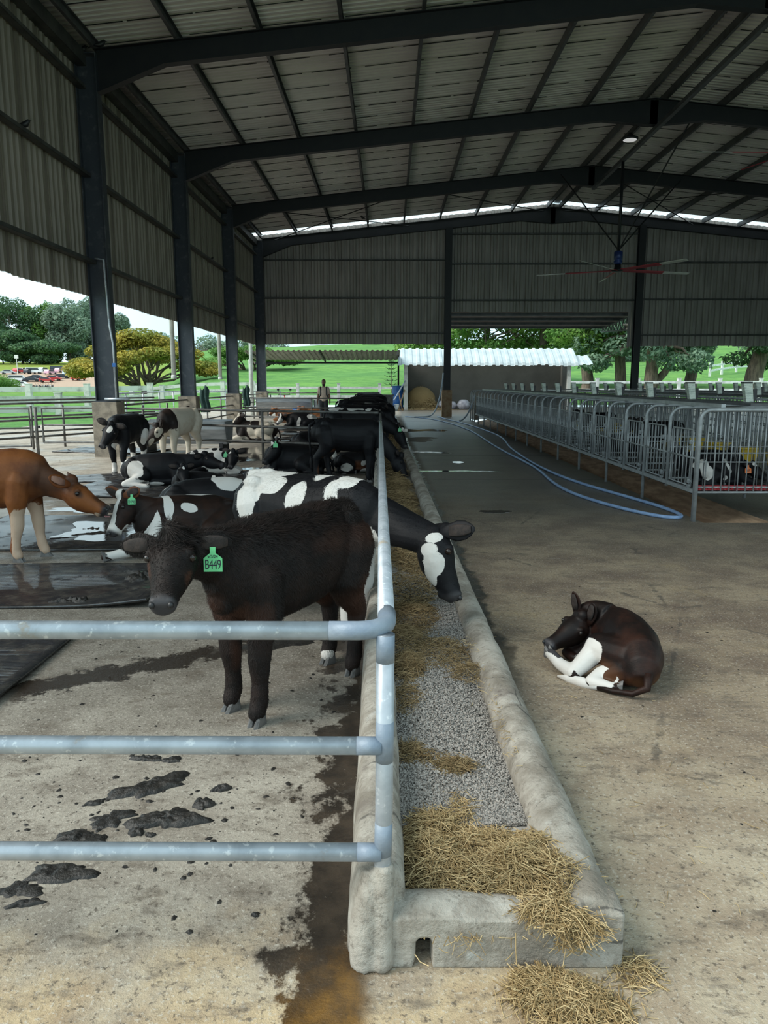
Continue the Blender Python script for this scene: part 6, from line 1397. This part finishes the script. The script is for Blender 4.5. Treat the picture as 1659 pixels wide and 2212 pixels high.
cow('tan cow lying near the last column at the far end of the pens', (-4.35,32.4), 175, .95, 'lie', (-4.95,32.3,.58), (-5.12,32.1,.32), 'tan', voxel=.024)
# the row of cows eating at the trough
def feeder(label, y, xr, s, coat, poll, muz, W=(), HW=(), vox=.014, **k):
    return cow(label, (xr+.55*s, y), k.pop('hd', 0), s, 'stand', poll, muz, coat, W=W, HW=HW, voxel=vox, group='cows eating in a row at the trough', **k)
feeder('black cow standing nearest in the feeding row, brown legs, head in the hay', 12.35, -1.26, 1.07, 'black', (.20,12.28,.44), (.34,12.18,.125), T=[(-.42,0,.25,.06,.4,.2), (-.2,0,.46,.10,.1,.06)], vox=.013, legs=stand_legs((.02,-.04,.12,-.06)))
feeder('black cow with white back spots and a cream tail, second in the feeding row', 16.05, -1.33, 1.12, 'black', (.28,15.98,.66), (.42,15.85,.33), W=[(-.38,0,.97,.16,.3,.06), (.0,0,.98,.16,.3,.035), (.25,0,.98,.07,.3,.03), (.40,0,.98,.05,.3,.03), (.36,0,.1,.2,.4,.3), (-.42,0,.1,.2,.4,.3)], HW=[(.05,-.06,-.02,.05,.05,.05)], tail_w=1, tagspec=dict(sides=[-1], text=None, mat=GT, s=1.0, face=(.2,-1,.1)))
feeder('black cow third in the feeding row with its head raised', 18.3, -1.30, 1.13, 'black', (.02,18.2,.98), (.24,18.05,.70), W=[(.1,0,.99,.12,.3,.025), (-.05,0,.99,.05,.3,.025)], vox=.018)
feeder('black cow with one white back spot, fourth in the feeding row', 20.6, -1.05, 1.12, 'black', (.18,20.5,.60), (.32,20.4,.28), W=[(-.05,0,.98,.14,.3,.03)], vox=.02)
feeder('plain black cow fifth in the feeding row', 22.8, -1.55, 1.16, 'black', (-.02,22.7,.80), (.16,22.6,.5), vox=.022)
feeder('black cow sixth in the feeding row', 25.0, -1.28, 1.14, 'black', (.15,24.9,.60), (.28,24.8,.3), vox=.022)
feeder('black cow seventh in the feeding row before the second cross fence', 27.2, -1.45, 1.16, 'black', (.1,27.1,.7), (.25,27,.4), vox=.024)
feeder('black cow first beyond the second cross fence in the feeding row', 31.0, -1.35, 1.18, 'black', (.05,30.9,.7), (.2,30.8,.4), W=[(.1,0,.99,.1,.3,.03)], vox=.026)
feeder('farthest black cow in the feeding row', 34.2, -1.5, 1.2, 'black', (0,34.1,.7), (.15,34,.4), vox=.026)
cow('black calf with tan and white patches lying behind the nearest feeding cow', (-.62,13.62), 10, .72, 'lie', (-.32,13.45,.46), (-.22,13.22,.25), 'black', name='calf', cat='calf', W=[(.2,-.2,.3,.08,.2,.1), (-.2,-.25,.15,.2,.2,.12), (.4,0,.06,.3,.3,.1)], T=[(.1,-.2,.2,.2,.2,.15)], HW=[(.1,-.07,-.06,.08,.05,.06)], voxel=.014)
# calves in the pens at the right
OT = 'tag_orange'
cow('black and white calf lying in the nearest calf pen, two orange ear tags', (4.06,9.20), -3, .66, 'lie', (4.42,9.10,.645), (4.56,8.95,.515), 'black', name='calf', cat='calf', zbase=.36, voxel=.010, W=[(-.38,-.1,.42,.16,.3,.12), (-.30,-.2,.25,.10,.2,.14), (.08,-.2,.40,.035,.15,.16), (.0,-.25,.16,.06,.1,.06)], HW=[(.06,-.02,.02,.04,.04,.05)], tagspec=dict(sides=[1,-1], text='285', mat=OT, s=1.0, face=(-.1,-1,.25)), group='calves in the calf pens')
for i, (y, st, lb) in enumerate(((10.1,'lie','dark calf lying in the second calf pen'), (11.9,'stand','dark calf standing in the fourth calf pen'), (13.7,'lie','dark calf lying in the sixth calf pen'), (15.5,'stand','dark calf standing in the eighth calf pen'))):
    cow(lb, (4.25,y), 180 if i % 2 else 0, .68, st, (3.85,y,1.05) if st == 'stand' and i % 2 else (4.66,y,.74), (3.70,y-.08,.90) if st == 'stand' and i % 2 else (4.78,y-.1,.58), 'black', name='calf', cat='calf', zbase=.36, voxel=.018, W=[(-.2,0,.5,.1,.4,.2)] if i == 1 else [], group='calves in the calf pens')
# the little calf curled up on the alley floor
o_ = (1.22, 4.10); 
def rel(x, y, z): return (x-o_[0], y-o_[1], z)
SP = [(1.30,3.665,.085,.05,.05),(1.315,3.715,.115,.11,.095),(1.335,3.80,.145,.145,.125),(1.345,3.92,.162,.162,.14),(1.34,4.04,.168,.168,.142),(1.325,4.14,.170,.166,.136),(1.285,4.23,.175,.15,.118),(1.235,4.29,.182,.12,.098),(1.195,4.31,.19,.09,.07),(1.175,4.315,.19,.05,.04)]
SP = [(*rel(x,y,z), a, b) for x, y, z, a, b in SP]
def ch(*pts): return [(*rel(x,y,z), r) for x, y, z, r in pts]
LGS = [ch((1.22,4.22,.14,.06),(1.15,4.20,.06,.045),(1.10,4.22,.04,.034),(1.13,4.28,.03,.028),(1.16,4.31,.028,.026)), ch((1.20,4.24,.13,.055),(1.11,4.24,.055,.04),(1.05,4.23,.035,.03),(1.07,4.17,.028,.026),(1.09,4.15,.026,.026)),
       ch((1.29,3.82,.16,.105),(1.165,3.955,.165,.085),(1.11,3.94,.12,.060),(1.005,3.875,.052,.042),(.955,3.975,.060,.034),(.925,4.055,.085,.032),(.918,4.075,.085,.030)),
       ch((1.27,3.79,.10,.09),(1.15,3.84,.05,.05),(1.08,3.79,.035,.036),(1.16,3.735,.03,.028),(1.20,3.72,.028,.026))]
cow('small dark brown calf with white legs curled up asleep on the alley floor', o_, 0, 1.0, 'curl', (1.135,4.225,.262), (.885,4.105,.135), 'small_calf', name='calf', cat='calf', torso=SP, legs=LGS, voxel=.007, neck_mid=rel(1.175,4.34,.262), headk=.72, tail=[rel(1.33,3.655,.13), rel(1.315,3.615,.07), rel(1.25,3.635,.032), rel(1.16,3.70,.022), rel(1.09,3.765,.020)], tail_w=1,
    W=[(*rel(1.075,3.93,.10),.105,.10,.14), (*rel(.95,3.98,.06),.10,.14,.10), (*rel(1.15,3.79,.03),.10,.09,.05), (*rel(1.06,4.20,.03),.06,.08,.05), (*rel(1.12,3.72,.02),.09,.06,.05)], N=[(*rel(1.20,3.77,.04),.03,.04,.04)], T=[(*rel(1.22,3.80,.06),.14,.14,.10), (*rel(1.36,3.68,.05),.09,.09,.08)], ear_dir=[(-.40,-.05,.95),(-.30,-.45,.80)], smooth_it=9, group='calves outside the pens', up_hint=(.30,-.20,1))

# ================================================================ THE MAN AT THE FAR END
px_, py_ = -2.66, 31.0
man = thing('person', 'man in a light tan shirt wearing a blue backpack, standing behind the cows', 'person', (px_, py_, 0), R(-90))
MAT['skin'] = simple('brown_skin', (.24,.13,.08), (.19,.10,.06), 10, .5, 0, .05); MAT['shirt'] = simple('pale_tan_shirt', (.70,.56,.46), (.58,.45,.36), 8, .9, 0, .3); MAT['trouser'] = simple('dark_trousers', (.05,.05,.06), (.035,.035,.04), 8, .9, 0, .2); MAT['hair'] = simple('black_hair', (.008,.007,.006), (.014,.012,.010), 40, .6, 0, .4)
m = MB()
m.sweep([(0,0,.86),(.0,0,.95),(.0,0,1.1),(.01,0,1.28),(0,0,1.40),(0,0,1.46)], [.15,.16,.145,.175,.18,.08], [.10,.11,.10,.115,.10,.06], (1,0,0), 16)
m.rtube([(0,0,1.42),(.01,0,1.53)], [.062,.055]); m.sweep([(.0,0,1.50),(.015,0,1.53),(.025,0,1.58),(.012,0,1.64),(.005,0,1.69),(0,0,1.73),(-.005,0,1.745)], [.04,.060,.070,.076,.075,.05,.02], [.05,.078,.092,.10,.098,.065,.03], (1,0,0), 14)
m.ball((.118,0,1.615), .014, .015, .02); 
for sy in (1,-1):
    m.ball((.0,.078*sy,1.62), .016, .012, .03); m.ball((.10,.032*sy,1.645), .012, .018, .008)
    cone_chain(m, [(0,.17*sy,1.39,.058),(-.01,.225*sy,1.13,.044),(.07,.25*sy,.90,.033),(.09,.255*sy,.83,.028)])
    cone_chain(m, [(0,.085*sy,.90,.09),(.01,.095*sy,.50,.062),(-.01,.10*sy,.12,.042),(-.01,.10*sy,.06,.045)]); cone_chain(m, [(-.02,.10*sy,.045,.04),(.15,.115*sy,.035,.035)])
    for q in range(4): cone_chain(m, [(.095+.012*q-.02,.255*sy,.82,.013),(.11+.014*q-.02,.25*sy,.765-.006*abs(q-1.5),.0095),(.105+.012*q-.02,.235*sy,.735-.006*abs(q-1.5),.0085)])
    cone_chain(m, [(.10,.235*sy,.825,.013),(.125,.215*sy,.79,.010)])
me = remesh(m, .011, 3); link('body', me, MAT['skin'], man)
m = MB(); m.sweep([(0,0,.88),(0,0,.95),(0,0,1.1),(.012,0,1.28),(0,0,1.40),(0,0,1.45)], [.165,.17,.16,.19,.195,.10], [.118,.12,.115,.13,.115,.075], (1,0,0), 18)
for sy in (1,-1): cone_chain(m, [(0,.16*sy,1.39,.078),(-.005,.205*sy,1.22,.066)])
link('shirt', remesh(m, .014, 4), MAT['shirt'], man)
m = MB()
for sy in (1,-1): cone_chain(m, [(0,.075*sy,.90,.11),(.01,.095*sy,.50,.082),(-.01,.10*sy,.10,.066)])
link('trousers', remesh(m, .016, 3), MAT['trouser'], man)
m = MB(); m.sweep([(-.02,0,1.60),(-.025,0,1.66),(-.012,0,1.72),(-.005,0,1.765)], [.078,.086,.078,.03], [.075,.092,.10,.05], (1,0,0), 14); link('hair', remesh(m, .012, 2), MAT['hair'], man)
m = MB(); m.sweep([(.055,0,1.495),(.06,0,1.53),(.058,0,1.575)], [.042,.062,.060], [.045,.062,.050], (1,0,0), 12); link('beard', remesh(m, .010, 2), MAT['hair'], man)
for sy in (1,-1): e = MB(); e.ball((.106,.030*sy,1.635), .010, .012, .007, 8, 6); obj('eye', e, MAT['eye'], man, True)
bp = thing('backpack', 'blue and white backpack on the back of the man', 'backpack', (px_, py_+.22, 0), R(-90)); m = MB()
m.sweep([(0,0,.98),(0,0,1.05),(0,0,1.3),(0,0,1.42)], [.14,.17,.17,.12], [.09,.11,.11,.07], (1,0,0), 14); link('bag', remesh(m, .015, 3), MAT['blue_pale'] if 'blue_pale' in MAT else simple('sky_blue_pack', (.10,.42,.62), (.08,.34,.5), 6, .6, 0, .1), bp)
for sy in (1,-1): s_ = MB(); s_.sweep([(.08,.12*sy,1.40),(.22,.125*sy,1.475),(.345,.12*sy,1.38),(.35,.12*sy,1.15),(.20,.19*sy,1.02)], [.025]*5, [.008]*5, (1,0,.3), 8); obj('strap', s_, MAT['black'], bp)
print('scene built', len(bpy.data.objects))
